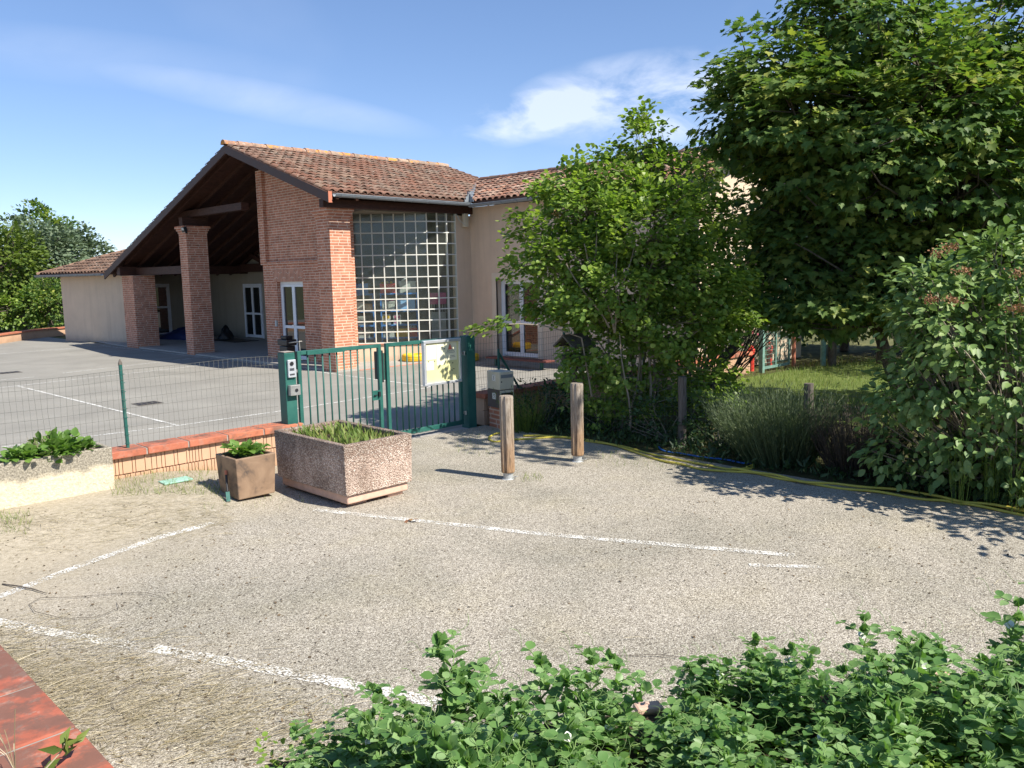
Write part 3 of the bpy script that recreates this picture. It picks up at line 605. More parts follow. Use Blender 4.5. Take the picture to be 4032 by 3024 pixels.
# valley flashing with its cut zinc edge
b = MB(); nz = 16
p0, p1 = Vector((XE, YE, zE+.03)), Vector((XR, YE+XR-XE, ZW+.03)); dv = (p1-p0)/nz
for i in range(nz):
    a = p0 + dv*i; c = a + dv; z_ = 0.13 + (i % 2)*0.03
    b.add([a + Vector((-z_*.9, z_*.1, .04)), a + Vector((z_*.1, -z_*.9, .04)), c + Vector((z_*.1, -z_*.75, .04)), c + Vector((-z_*.75, z_*.1, .04))], [(0,1,2,3)])
fl = [(0,0),(.26,0),(.25,.06),(.20,.07),(.21,.13),(.15,.15),(.14,.21),(.08,.22),(.05,.28),(0,.30)]
b.prism([(XE-.02-u_, YE-.10, zE-.04+v_) for u_, v_ in fl], (0,-.008,0)); b.prism([(XE-.10, YE-.03-u_, zE-.04+v_) for u_, v_ in fl], (-.008,0,0))
b.build('valley_flashing', M['zinc'], R1)
def gutter(p, q, parent, r=0.075):
    p, q = Vector(p), Vector(q); d = (q-p).normalized(); s = d.cross(Vector((0,0,1))); b = MB(); vs = []; k_ = 9
    for o_ in (p, q):
        for rr in (r, r*.93):
            for k in range(k_): th = math.pi + math.pi*k/(k_-1); vs.append(o_ + s*rr*math.cos(th) + Vector((0,0,rr*math.sin(th))))
    fs = []
    for k in range(k_-1): fs += [(k, k+1, 2*k_+k+1, 2*k_+k), (k_+k+1, k_+k, 3*k_+k, 3*k_+k+1)]
    fs += [(0, 2*k_, 3*k_, k_), (k_-1, 2*k_-1, 4*k_-1, 3*k_-1)]
    b.add(vs, fs); n = int((q-p).length/0.62)
    for sgn in (1, -1): b.tube([p + s*r*sgn, q + s*r*sgn], 0.011, 6)
    for i in range(n+1):
        o_ = p.lerp(q, (i+.3)/(n+1)); b.obox(o_ + Vector((0,0,0.004)), d*0.011, s*(r+.006), Vector((0,0,.007)))
        b.tube([o_ + s*(r+.004)*math.cos(math.pi+math.pi*k/8) + Vector((0,0,(r+.004)*math.sin(math.pi+math.pi*k/8))) for k in range(9)], 0.007, 4)
    return b.build('gutter', M['zinc'], parent, smooth=False)
gutter((XV+.12, YE-.085, zE-.045), (XE-.085, YE-.085, zE-.075), R1); gutter((XE-.085, YE-.10, ZE-.075), (XE-.085, YG, ZE-.045), R3)
# verge boards
b = MB(); 
b.prism([(XV+.0, YE-.0, zE-.25), (XV+.0, YR, ZR-.235), (XV+.0, YW, zW-.235), (XV+.0, YW, zW-.02), (XV+.0, YR, ZR-.015), (XV+.0, YE, zE-.02)], (0.045, 0, 0))
b.build('verge_board', M['verge'], R1)
b = MB(); b.box(XV-.005, XV+.10, YE-.016, YE-.004, zE-.25, zE+.02); b.build('verge_end', M['redline'], R1)
# underside: boards and rafters
b = MB()
for y0, y1 in ((YE+.03, YR), (YR, YW-.03)):
    b.prism([(XV+.06, y0, zroof(y0)-.07), (XM, y0, zroof(y0)-.07), (XM, y1, zroof(y1)-.07), (XV+.06, y1, zroof(y1)-.07)], (0,0,.035))
b.build('roof_boards', M['darkwood'], R2)
for i in range(9):
    x = 11.75 + i*0.58; b = MB(); y0 = YR if x > 12.6 else YE+.1
    if y0 < YR: b.prism([(x-.04, y0, zroof(y0)-.072), (x-.04, YR, ZR-.072), (x-.04, YR, ZR-.19), (x-.04, y0, zroof(y0)-.19)], (.08,0,0))
    b.prism([(x-.04, YR+.001, ZR-.072), (x-.04, YW-.1, zroof(YW-.1)-.072), (x-.04, YW-.1, zroof(YW-.1)-.19), (x-.04, YR+.001, ZR-.19)], (.08,0,0))
    b.build('rafter', M['darkwood'], R2)
def beam(x0, x1, y0, y1, z0, z1, name='beam'): b = MB(); b.box(x0, x1, y0, y1, z0, z1); return b.build(name, M['darkwood'], S)
beam(11.5, 16.49, 17.92, 18.10, 4.165, 4.36, 'eave_beam')
beam(11.55, 16.49, 18.0, 18.06, 4.361, 4.555, 'eave_board')
beam(11.75, 12.6, 26.55, 26.8, 4.185, 4.46); beam(12.02, 12.26, 23.1, 27.5, 4.47, 4.68)
beam(11.5, 16.5, 31.5, 31.8, 2.67, 2.98); beam(12.05, 12.3, 26.9, 33.0, 2.67, 2.93)
beam(16.2, 16.48, 23.0, 36.0, 2.73, 3.05, 'tie_beam'); beam(16.22, 16.46, 29.75, 30.0, 3.05, 3.75, 'king_post')
b = MB(); b.bar((16.34, 31.5, 3.62), (16.34, 30.0, 3.15), 0.16, 0.18); b.bar((16.34, 36.0, 3.5), (16.34, 25, 4.6), 0.2, 0.26); b.build('brace', M['darkwood'], S)
b = MB(); b.box(12.55, 20, 32.75, 39.5, 3.055, 3.09); b.build('porch_ceiling', M['darkwood'], S)
# annex roof
b = MB(); eo = B0 + bn*0.5 - bt*0.85 + Vector((0,0,2.82)); up_ = (-bn*0.945 + Vector((0,0,0.325))).normalized(); wn = (B1-B0).length + 1.2; hn = 4.6; hw = 3.3
b.cm = 1; e2 = eo + bt*wn; b.prism([eo, e2, e2 + up_*hn, eo + bt*hw + up_*hn], (0,0,-.04)); b.prism([eo, eo + bt*hw + up_*hn, eo - bn*4.4], (0,0,-.04)); b.cm = 0
tiles(b, eo, bt, up_, wn, hn, lambda uu, vv: uu > vv*hw/hn, pitch=0.235, row=0.38)
ridge(b, [eo + Vector((0,0,.03)), eo + bt*hw + up_*hn + Vector((0,0,.05)), e2 + up_*hn + Vector((0,0,.05))], 0.10)
R4 = b.build('tiled_roof', [M['tile_dull'], M['pan']], S, smooth=True)
gutter(eo + bn*0.07 - Vector((0,0,.05)), e2 - bt*.9 + bn*0.07 - Vector((0,0,.05)), R4)
b = MB(); b.prism([eo - Vector((0,0,.06)), e2 - Vector((0,0,.06)), e2 - bn*0.6 - Vector((0,0,.06)), eo - bn*0.6 - Vector((0,0,.06))], (0,0,-.02)); b.build('soffit', M['darkwood'], R4)
# small fittings on the building
t = thing('floodlight', 'small black floodlight on top of the tall brick pillar', 'floodlight', (11.75, 26.4, 4.0))
b = MB(); b.obox((11.70, 26.33, 4.06), (.05,0,.02), (0,.10,0), (-.02,0,.07)); b.build('lamp_housing', M['black'], t); b = MB(); b.obox((11.65, 26.33, 4.05), (.004,0,.002), (0,.08,0), (-.02,0,.055)); b.build('lens', M['grey'], t); b = MB(); b.box(11.73, 11.79, 26.30, 26.36, 3.93, 4.0); b.build('bracket', M['black'], t)
t = thing('siren_box', 'small cream box with a cable under the eave at the inner corner', 'alarm box', (16.2, 17.8, 4))
b = MB(); b.box(16.14, 16.27, 17.86, 17.99, 3.80, 4.17); b.build('casing', M['beige'], t, bevel=.01); b = MB(); b.tube([(16.15,17.9,3.86),(16.0,17.95,3.98),(15.93,18.0,4.16)], .01, 5); b.build('cable', M['grey'], t)
# ---------------------------------------------------------------- inside the bay and on the porch
def G(p, q, dep, z=0): return None
u_ = Vector((math.cos(math.radians(-37)), math.sin(math.radians(-37)), 0)); v_ = Vector((-u_.y, u_.x, 0)); O_ = Vector((14.1, 19.38, 0)) + v_*0.75
def sp(a, d, z): return O_ + u_*a + v_*d + Vector((0,0,z))
LV = [0.62, 1.0, 1.42, 1.92]
def shelf(a0, a1, lab):
    t = thing('metal_shelf', lab, 'shelf unit', tuple(sp(a0, 0, 0)), 'blue shelf units behind the glass blocks')
    for a in (a0, a1):
        for d in (0, .42): b = MB(); b.obox(sp(a, d, 1.0), u_*.02, v_*.02, Vector((0,0,.95))); b.build('upright', M['blue'], t)
    for z in LV: b = MB(); b.obox(sp((a0+a1)/2, .21, z), u_*((a1-a0)/2-.021), v_*.23, Vector((0,0,.022))); b.build('shelf', M['blue'], t)
shelf(-0.86, -0.16, 'narrow blue metal shelf unit nearest the brick pillar behind glass blocks'); shelf(0.06, 1.12, 'wide blue metal shelf unit in the middle behind glass blocks')
def bin_(a0, a1, z, h, mat, lab, fill=None):
    t = thing('storage_box', lab, 'storage box', tuple(sp((a0+a1)/2, .2, z)), 'boxes on the blue shelves')
    b = MB(); w_ = (a1-a0)/2; c = sp((a0+a1)/2, .19, z)
    for s1 in (-1, 1):
        b.obox(c + u_*s1*(w_-.008) + Vector((0,0,h/2)), u_*.008, v_*.16, Vector((0,0,h/2))); b.obox(c + v_*s1*.152 + Vector((0,0,h/2)), u_*(w_-.017), v_*.008, Vector((0,0,h/2)))
    b.obox(c + Vector((0,0,.008)), u_*(w_-.017), v_*.143, Vector((0,0,.007))); b.obox(c - v_*.165 + Vector((0,0,h-.02)), u_*(w_+.012), v_*.012, Vector((0,0,.018)))
    b.build('tub', mat, t)
    if fill:
        for _ in range(5):
            k = MB()
            p = c + u_*random.uniform(-w_*.7, w_*.7) + v_*random.uniform(-.1, .1) + Vector((0,0,h*random.uniform(.8,1.15))); r = random.uniform(.03,.06)
            k.lathe(p, [(r*.3,-r),(r*.9,-r*.5),(r,0),(r*.9,r*.5),(r*.3,r)], 8)
            k.build('toy', fill, t, smooth=True)
bin_(-.84,-.30,1.945,.30,M['blue'],'dark blue tub on top of the narrow shelf unit',M['grey']); bin_(.05,.50,1.945,.28,M['red'],'red tub of toys on top of the wide shelf unit',M['yellow'])
bin_(.62,1.10,1.945,.34,M['grey'],'pale grey tub on top of the wide shelf unit',M['white']); bin_(.52,1.06,1.445,.34,M['lightblue'],'large light blue tub on the second shelf down')
bin_(.10,.46,1.445,.26,M['grey'],'grey tub beside the large light blue tub',M['pink']); bin_(-.80,-.46,1.445,.26,M['white'],'white tub on the upper part of the narrow unit'); bin_(-.42,-.18,1.445,.2,M['card'],'small brown box right of the white tub')
bin_(.48,.82,.645,.24,M['yellow'],'yellow tub on the low shelf of the wide unit'); bin_(.86,1.10,.645,.26,M['red'],'red tub right of the yellow tub on the low shelf',M['white']); bin_(.10,.42,.645,.22,M['grey'],'grey tub left of the yellow tub on the low shelf',M['grey'])
bin_(.42,.90,.06,.20,M['red'],'red basket on the floor under the wide shelf unit',M['white']); bin_(-.80,-.22,.06,.28,M['card'],'brown cardboard box under the narrow shelf unit'); bin_(-.80,-.3,.645,.22,M['grey'],'grey tub low on the narrow unit',M['pink']); bin_(-.8,-.4,1.025,.26,M['grey'],'grey tub in the middle of the narrow unit')
def game(a, w, h, z, mats, lab):
    t = thing('game_box', lab, 'game box', tuple(sp(a, .05, z))); b = MB(); b.obox(sp(a, .1, z+h/2), u_*w/2, v_*.04, Vector((0,0,h/2))); b.build('carton', mats[0], t)
    b = MB(); b.obox(sp(a, .058, z+h*.75), u_*w*.4, v_*.002, Vector((0,0,h*.16))); b.obox(sp(a-w*.2, .058, z+h*.3), u_*w*.2, v_*.002, Vector((0,0,h*.2))); b.build('picture', mats[1], t)
game(.20,.24,.30,1.02,[M['white'],M['yellow']],'white game box with yellow picture standing on the middle shelf'); game(.52,.22,.28,1.02,[M['white'],M['pink']],'white and pink game box beside the yellow pictured one')
t = thing('toy_cot', 'pink toy cot with bars right of the blue shelves', 'toy cot', tuple(sp(1.5,.3,0)))
b = MB(); b.obox(sp(1.75,.3,1.75), u_*.24, v_*.12, Vector((0,0,.17))); b.build('body', M['pink'], t); b = MB()
for k in range(6): b.obox(sp(1.55+k*.08,.16,1.46), u_*.008, v_*.008, Vector((0,0,.12)))
b.obox(sp(1.75,.16,1.34), u_*.24, v_*.01, Vector((0,0,.012))); b.obox(sp(1.75,.3,0.69), u_*.22, v_*.12, Vector((0,0,.63))); b.build('rails', M['grey'], t)
def tyre(x, y, lab, z=0.05):
    b = MB(); pr = []; R, H = .34, .2
    for k, (r, zz) in enumerate([(.20,.02),(.24,0),(.31,0),(.335,.03),(.34,.05),(.333,.06),(.34,.07),(.34,.10),(.333,.11),(.34,.12),(.34,.15),(.325,.18),(.30,.2),(.24,.2),(.20,.18),(.18,.1)]): pr.append((r, zz))
    n = 28; vs = [(r*math.cos(2*math.pi*k/n), r*math.sin(2*math.pi*k/n), zz) for r, zz in pr for k in range(n)]; m_ = len(pr)
    b.add(vs, [(i*n+k, i*n+(k+1)%n, ((i+1)%m_)*n+(k+1)%n, ((i+1)%m_)*n+k) for i in range(m_) for k in range(n)])
    o = b.build('painted_tyre', M['yellow'], smooth=True); o.location = (x, y, z); return tag(o, lab, 'tyre', 'yellow painted tyres')
tyre(14.55, 18.42, 'yellow painted tyre seen between the gate bars below the glass blocks'); tyre(15.75, 17.5, 'yellow painted tyre mostly hidden behind the noticeboard', 0.002)
t = thing('barbecue', 'black boxy barbecue with side rail in front of the brick wall door', 'barbecue', (11.3, 20.2, 0)); p = at_d(1128, 1400, 21.6)
b = MB(); q = Vector((11.55, 20.1, 0)); b.obox(q + Vector((0,0,.72)), (.16,0,0), (0,.24,0), (0,0,.08)); b.obox(q + Vector((0,0,.5)), (.13,0,0), (0,.20,0), (0,0,.12)); b.build('body', M['black'], t, bevel=.02)
b = MB(); b.obox(q + Vector((0,0,.85)), (.11,0,0), (0,.14,0), (0,0,.045)); b.build('lid', M['black'], t, bevel=.02)
for sx in (-.11,.11):
    for sy in (-.17,.17): b = MB(); b.tube([q + Vector((sx,sy,0.002)), q + Vector((sx,sy,.4))], .02, 6); b.build('leg', M['black'], t)
b = MB(); b.tube([q + Vector((-.1,-.28,.72)), q + Vector((-.1,-.80,.78)), q + Vector((.1,-.80,.78)), q + Vector((.1,-.28,.72))], .014, 6); b.tube([q+Vector((-.1,-.8,.78)), q+Vector((-.1,-.82,.45))], .012, 5); b.build('side_rail', M['steel'], t)
t = thing('bench', 'low red plank bench in front of the white double door', 'bench', (15.3, 15.2, 0))
b = MB(); b.box(15.15, 15.48, 13.9, 16.1, .20, .25); b.build('seat', M['benchred'], t, bevel=.01)
for y in (14.2, 15.85): b = MB(); b.box(15.27, 15.35, y-.03, y+.03, 0.002, .20); b.build('leg', M['green'], t)
def heap(name, c, rx, ry, h, mat, lab, cat):
    b = MB(); n = 16; m_ = 8; vs = []
    for j in range(m_):
        f = j/(m_-1)
        for k in range(n):
            a = 2*math.pi*k/n; w_ = 1 + .22*math.sin(3*a+j) + .1*math.sin(7*a); vs.append((c[0]+rx*(1-f)**.6*w_*math.cos(a), c[1]+ry*(1-f)**.6*w_*math.sin(a), c[2]+h*f**.8*(1+.2*math.sin(5*a+2*f))))
    b.add(vs, [(j*n+k, j*n+(k+1)%n, (j+1)*n+(k+1)%n, (j+1)*n+k) for j in range(m_-1) for k in range(n)] + [tuple((m_-1)*n+k for k in range(n))])
    return tag(b.build(name, mat, smooth=True), lab, cat)
heap('blue_sheet', (14.9,34.0,.05), .8, 1.9, .42, M['navy'], 'dark blue crumpled sheet lying on the shaded porch floor', 'sheet'); heap('bag', (15.6,31.9,.05), .3, .3, .5, M['black'], 'dark bag on the porch floor right of the tall pillar', 'bag')
b = MB(); b.box(14.9,15.9,29.8,32.2,.051,.07); tag(b.build('door_mat', M['black']), 'dark flat mat in front of the inner porch door', 'mat')
# ---------------------------------------------------------------- low walls and fences along y = 9.7
def low_wall(x0, x1, lab, zb):
    t = thing('low_wall', lab, 'wall', ((x0+x1)/2, 9.75, 0)); b = MB(); b.box(x0, x1, 9.66, 9.85, 0, .438); w_ = b.build('wall', M['splitblock'], t)
    b = MB()
    for zc0, zc1 in ((0.0, .235), (.25, .437)):
        x = x0
        while x < x1-.05:
            g = random.choice((.028,.03,.034,.05,.065,.10)); b.box(x, min(x+g, x1-.001), 9.63, 9.6599, zc0, zc1); x += g + .008
    b.build('ribbed_face', M['splitblock'], t)
    x = x0 - .03; k = 0
    while x < x1:
        l = min(.47, x1+.03-x); b = MB(); b.box(x, x+l, 9.575, 9.94, .44, .518); b.build('coping_tile', M['terra'], t, bevel=.008); j = MB(); j.box(x+l, x+l+.02, 9.59, 9.93, .44, .510); j.build('joint', M['joint'], t); x += l+.02
    return t
low_wall(-2.2, 5.64, 'low ribbed wall with red coping under the left wire fence', .2); low_wall(9.0, 17.55, 'low wall with red coping running behind the shrubs right of the gate', 0)
def wire_fence(x0, x1, y, z0, zt, px, lab, mat, pm, post_cap=True):
    t = thing('wire_fence', lab, 'fence', ((x0+x1)/2, y, 0)); b = MB(); n = int((x1-x0)/.0605); NH = 9
    wob = lambda x, z: .006*math.sin(x*9+z*5) + .004*math.sin(x*23+z*11)
    sag = lambda x: .014*math.sin(x*1.7) + .006*math.sin(x*4.1)
    for i in range(n+1):
        x = x0 + i*.0605; b.tube([(x+wob(x, z), y+.012*math.sin(z*6+x*3), z) for z in np.linspace(z0, zt+sag(x), 6)], .0019, 3, False)
    for j in range(NH):
        z = z0 + .02 + (zt-z0-.02)*j/(NH-1); b.tube([(x, y+.012*math.sin(z*6+x*3), z + sag(x)*j/(NH-1) + .004*math.sin(x*31)) for x in np.linspace(x0, x1, max(12, int((x1-x0)*5)))], .0024 if j == NH-1 else .0017, 3, False)
    b.build('wire_mesh', mat, t)
    for x in px:
        b = MB(); b.tube([(x, y+.02, z0-.02), (x-.01, y+.02, zt+.06)], .021, 8); p = b.build('post', pm, t); b = MB(); b.lathe((x-.01, y+.02, zt+.061), [(.024,0),(.022,.02),(.008,.06)], 8); b.build('post_cap', M['greywood'], p)
        b = MB()
        for k in range(9): b.tube([(x+.027*math.cos(a), y+.02+.027*math.sin(a), z0+.05+k*(zt-z0-.1)/8) for a in np.linspace(0, 6.28, 9)], .003, 3, False)
        b.build('tie_wire', pm, t)
    return t
wire_fence(-2.2, 5.42, 9.73, .52, 1.42, (-1.6, 1.0, 3.49), 'wire mesh fence on the low wall left of the gate', M['wire'], M['green'])
wf = wire_fence(8.93, 17.6, 9.73, .52, 1.42, (11.12, 13.5, 15.8), 'darker wire mesh fence right of the gate, behind the shrubs', M['wire_dark'], M['green'])
b = MB(); b.tube([(9.42, 9.7, 1.15), (10.15, 9.62, .06)], .02, 6); b.tube([(9.42,9.7,.1),(9.42,9.7,1.2)], .022, 6); b.build('brace', M['green'], wf)
# ---------------------------------------------------------------- gate
g = thing('double_gate', 'dark green double gate of vertical bars standing closed between two square posts', 'gate', (7.1, 9.7, 0))
def bars(x0, x1, n, lock):
    b = MB(); w_ = .052; y0, y1 = 9.675, 9.725; zb, zt = .07, 1.46
    b.box(x0, x0+w_, y0, y1, zb, zt); b.box(x1-w_, x1, y0, y1, zb, zt); b.box(x0+w_, x1-w_, y0, y1, zt-w_, zt); b.box(x0+w_, x1-w_, y0, y1, zb, zb+.07)
    l = b.build('gate_leaf', M['green'], g, bevel=.004)
    for i in range(n):
        x = x0 + w_ + (x1-x0-2*w_)*(i+1)/(n+1); b = MB(); b.tube([(x, 9.7, zb+.07), (x, 9.7, zt-w_)], .0115, 8); b.build('bar', M['green'], l, smooth=True)
    return l
l1 = bars(5.70, 7.055, 10, True); l2 = bars(7.14, 8.60, 11, False)
b = MB(); b.box(6.86, 7.0, 9.66, 9.674, .66, .80); lk = b.build('lock_plate', M['green'], l1); b = MB(); b.box(6.955, 6.985, 9.63, 9.66, .71, .78); b.tube([(6.93,9.645,.735),(6.88,9.64,.735)], .009, 6); b.build('handle', M['black'], l1)
b = MB(); b.box(5.84, 6.43, 9.655, 9.6745, 1.40, 1.455); b.build('closer_plate', M['green'], l1)
b = MB(); b.box(7.0, 7.03, 9.72, 9.78, .95, 1.35); b.box(7.062, 7.10, 9.70, 9.75, .90, 1.36); b.build('stop_strip', M['black'], l1)
b = MB(); b.box(7.1, 7.137, 9.72, 9.75, .93, 1.32); b.build('stop_strip', M['green'], l2)
for x0, x1, lab in ((5.475, 5.63, 'l'), (8.66, 8.83, 'r')):
    b = MB(); b.box(x0, x1, 9.62, 9.79, 0 if x0 > 8 else .5, 1.462 if x0 > 8 else 1.455); p = b.build('gate_post', M['green'], g, bevel=.006); b = MB(); b.box(x0+.004, x1-.004, 9.624, 9.786, 1.463, 1.468); b.build('post_cap', M['joint'] if x0 < 8 else M['green'], p)
    for z in (.25, 1.2): b = MB(); xx = x1 if x0 < 8 else x0-.04; b.box(xx, xx+.07 if x0 < 8 else x0, 9.69, 9.71, z-.02, z+.02); b.lathe((xx+.02, 9.67, z-.03), [(.018,0),(.018,.06)], 8); b.build('hinge', M['steel'], p)
t = thing('intercom', 'silver door intercom with camera eye on the left gate post', 'intercom', (5.53, 9.61, 1.2))
b = MB(); b.box(5.505, 5.62, 9.585, 9.619, 1.135, 1.365); b.build('faceplate', M['alu'], t, bevel=.004); b = MB(); b.tube([(5.557,9.584,1.315),(5.557,9.577,1.315)], .027, 14); b.build('camera_eye', M['black'], t)
b = MB(); 
for k in range(4): b.box(5.525, 5.590, 9.580, 9.5845, 1.225+k*.009, 1.229+k*.009)
b.box(5.525, 5.592, 9.58, 9.5845, 1.165, 1.185); b.build('buttons', M['ink'], t)
t = thing('key_box', 'small grey steel box with round lock below the intercom', 'lock box', (5.56, 9.6, .95))
b = MB(); b.box(5.50, 5.645, 9.545, 9.619, .90, 1.035); b.build('casing', M['steel'], t, bevel=.004); b = MB(); b.tube([(5.585,9.544,.968),(5.585,9.535,.968)], .022, 14); b.build('lock', M['black'], t)
# noticeboard
t = thing('noticeboard', 'aluminium framed noticeboard with yellow backing hung on the right gate leaf', 'noticeboard', (8.15, 9.6, 1.1)); X0, X1, ZA, ZB = 7.775, 8.518, .768, 1.452
b = MB(); b.box(X0, X1, 9.63, 9.655, ZA, ZB); b.box(X0+.04, X1-.04, 9.655, 9.672, ZA+.04, ZA+.1); b.build('backing', M['alu'], t)
b = MB()
for q in ((X0, X1, ZB-.045, ZB), (X0, X1, ZA, ZA+.04), (X0, X0+.042, ZA+.04, ZB-.045), (X1-.042, X1, ZA+.04, ZB-.045)): b.box(q[0], q[1], 9.592, 9.6295, q[2], q[3])
b.build('frame', M['alu'], t, bevel=.006)
b = MB(); b.box(X0+.043, X1-.043, 9.622, 9.6295, ZA+.041, ZB-.046); b.build('panel', M['board'], t)
b = MB()
for q in ((7.84,8.03,1.16,1.39), (8.035,8.21,1.06,1.395), (8.215,8.44,1.12,1.40), (7.83,7.98,1.0,1.14)): b.box(q[0], q[1], 9.620, 9.6218, q[2], q[3])
b.build('paper_sheet', M['paper'], t)
b = MB(); b.add([(8.306,9.6195,1.375),(8.265,9.6195,1.285),(8.352,9.6195,1.285)], [(0,1,2)]); b.build('red_triangle', M['paper_red'], t)
b = MB()
for k, (xa, xb, z) in enumerate([(8.25,8.36,1.27),(8.24,8.37,1.255),(8.235,8.39,1.235),(8.24,8.40,1.185),(8.25,8.41,1.165)]): b.bar((xa, 9.6193, z), (xb, 9.6193, z+.004), .0006, .005)
b.bar((8.306,9.6193,1.38),(8.40,9.6193,1.235), .0006, .004); b.bar((8.306,9.6193,1.38),(8.235,9.6193,1.235), .0006, .003); b.build('print', M['ink'], t)
b = MB()
for (x, z) in ((7.87,1.13),(7.99,1.13),(8.14,1.33),(8.19,1.30),(8.35,1.07),(8.37,.98),(8.33,.96)): b.lathe((x, 9.614, z), [(.008,0),(.010,.006),(.004,.012)], 8)
b.build('pin', M['black'], t)
# letterboxes
def text(body, c, ax, n, size, par):
    cu = bpy.data.curves.new('digit', 'FONT'); cu.body = body; cu.size = size; cu.align_x = 'CENTER'; cu.align_y = 'CENTER'; cu.extrude = .0006
    f_ = bpy.data.objects.new('digit_curve', cu); C.objects.link(f_); bpy.context.view_layer.update()
    me = bpy.data.meshes.new_from_object(f_.evaluated_get(bpy.context.evaluated_depsgraph_get())); bpy.data.objects.remove(f_)
    me.materials.clear(); me.materials.append(M['ink']); o = bpy.data.objects.new('digit', me); C.objects.link(o)
    ax, n = Vector(ax).normalized(), Vector(n).normalized(); up = n.cross(ax); o.matrix_world = Matrix(((ax.x, up.x, n.x, 0), (ax.y, up.y, n.y, 0), (ax.z, up.z, n.z, 0), (0,0,0,1)))
    o.parent = par; o.location = Vector(c) - origin(par); return o
th = -.199; lu = Vector((math.cos(th), math.sin(th), 0)); lv = Vector((-math.sin(th), math.cos(th), 0)); lc = Vector((9.06, 9.30, 0))
for z0, z1, dig, mside, lab, sc in ((.625, .905, '3', 'beige', 'pale beige letterbox numbered 3 on top of the other one', 1), (.335, .621, '5', 'brownbox', 'lower letterbox numbered 5 with dark brown sides', 1)):
    t = thing('letterbox', lab, 'letterbox', tuple(lc + Vector((0,0,z0))), 'letterboxes beside the gate post'); zc = (z0+z1)/2; h = (z1-z0)/2
    b = MB(); b.obox(lc + Vector((0,0,zc)), lu*.135, lv*.178, Vector((0,0,h))); b.build('box', M[mside], t, bevel=.006)
    b = MB(); b.obox(lc - lv*.182 + Vector((0,0,zc)), lu*.130, lv*.0035, Vector((0,0,h-.006))); d = b.build('door', M['beige'], t, bevel=.002)
    b = MB(); b.obox(lc - lv*.189 + Vector((0,0,zc+h*.5)), lu*.108, lv*.003, Vector((0,0,.026))); b.build('slot_flap', M['zinc'] if dig == '3' else M['black'], d)
    b = MB(); c = lc - lv*.187 - lu*.10 + Vector((0,0,zc-h*.1)); b.tube([c, c - lv*.006], .011, 10); b.build('lock', M['black'], d)
    b = MB(); c = lc - lu*.1365 - lv*.02 + Vector((0,0,zc+h*.28)); b.obox(c, lu*.0015, lv*.052, Vector((0,0,.052))); pl = b.build('number_plate', M['white'], t)
    b = MB(); 
    for s1 in (-1,1): b.obox(c - lu*.0018 + lv*.047*s1, lu*.0006, lv*.0015, Vector((0,0,.047))); b.obox(c - lu*.0018 + Vector((0,0,.047*s1)), lu*.0006, lv*.047, Vector((0,0,.0015)))
    b.build('border', M['ink'], pl); text(dig, c - lu*.0022, -lv, -lu, .085, t)
t = thing('letterbox_stand', 'red brick footing carrying the two letterboxes', 'stand', tuple(lc)); b = MB(); b.obox(lc + Vector((0,0,.168)), lu*.12, lv*.16, Vector((0,0,.166))); b.build('brick_block', M['brick'], t)
# ---------------------------------------------------------------- leaves
def tmpl(kind):
    if kind == 'ovate':
        v = [(0,0,0),(0,1,-.06),(.20,.16,.05),(.33,.42,.10),(.24,.74,.07),(-.20,.16,.05),(-.33,.42,.10),(-.24,.74,.07),(0,.5,0)]
        return v, [(0,2,3,8),(8,3,4,1),(0,8,6,5),(8,1,7,6)]
    if kind == 'round':
        v = [(0,0,0),(.34,.12,.05),(.47,.46,.07),(.30,.80,.03),(0,.97,-.06),(-.30,.80,.03),(-.47,.46,.07),(-.34,.12,.05)]
        return v, [(0,1,2,3,4),(0,4,5,6,7)]
    if kind == 'maple':
        h = [(0,0),(.16,.06),(.42,.0),(.36,.18),(.62,.36),(.40,.40),(.44,.60),(.20,.56),(.14,.74),(0,1.0)]
        v = [(x, y, .10*x - .12*y*y) for x, y in h] + [(-x, y, .10*x - .12*y*y) for x, y in h[1:-1]]
        r = [0]+list(range(1,10)); l = [0, 9]+list(range(17, 9, -1))
        return v, [tuple(r), tuple(l)]
    if kind == 'lance':
        return [(0,0,0),(.09,.35,.02),(0,1,-.1),(-.09,.35,.02)], [(0,1,2),(0,2,3)]
    if kind == 'blade':
        return [(-.022,0,0),(.022,0,0),(.016,.5,.03),(-.016,.5,.03),(0,1,-.05)], [(0,1,2,3),(3,2,4)]
    if kind == 'hex':
        v = [(0,0,0),(.30,.25,.05),(.30,.70,.03),(0,1,-.05),(-.30,.70,.03),(-.30,.25,.05)]
        return v, [(0,1,2,3),(0,3,4,5)]
def nrm(a): return a / np.maximum(1e-9, np.linalg.norm(a, axis=-1, keepdims=True))
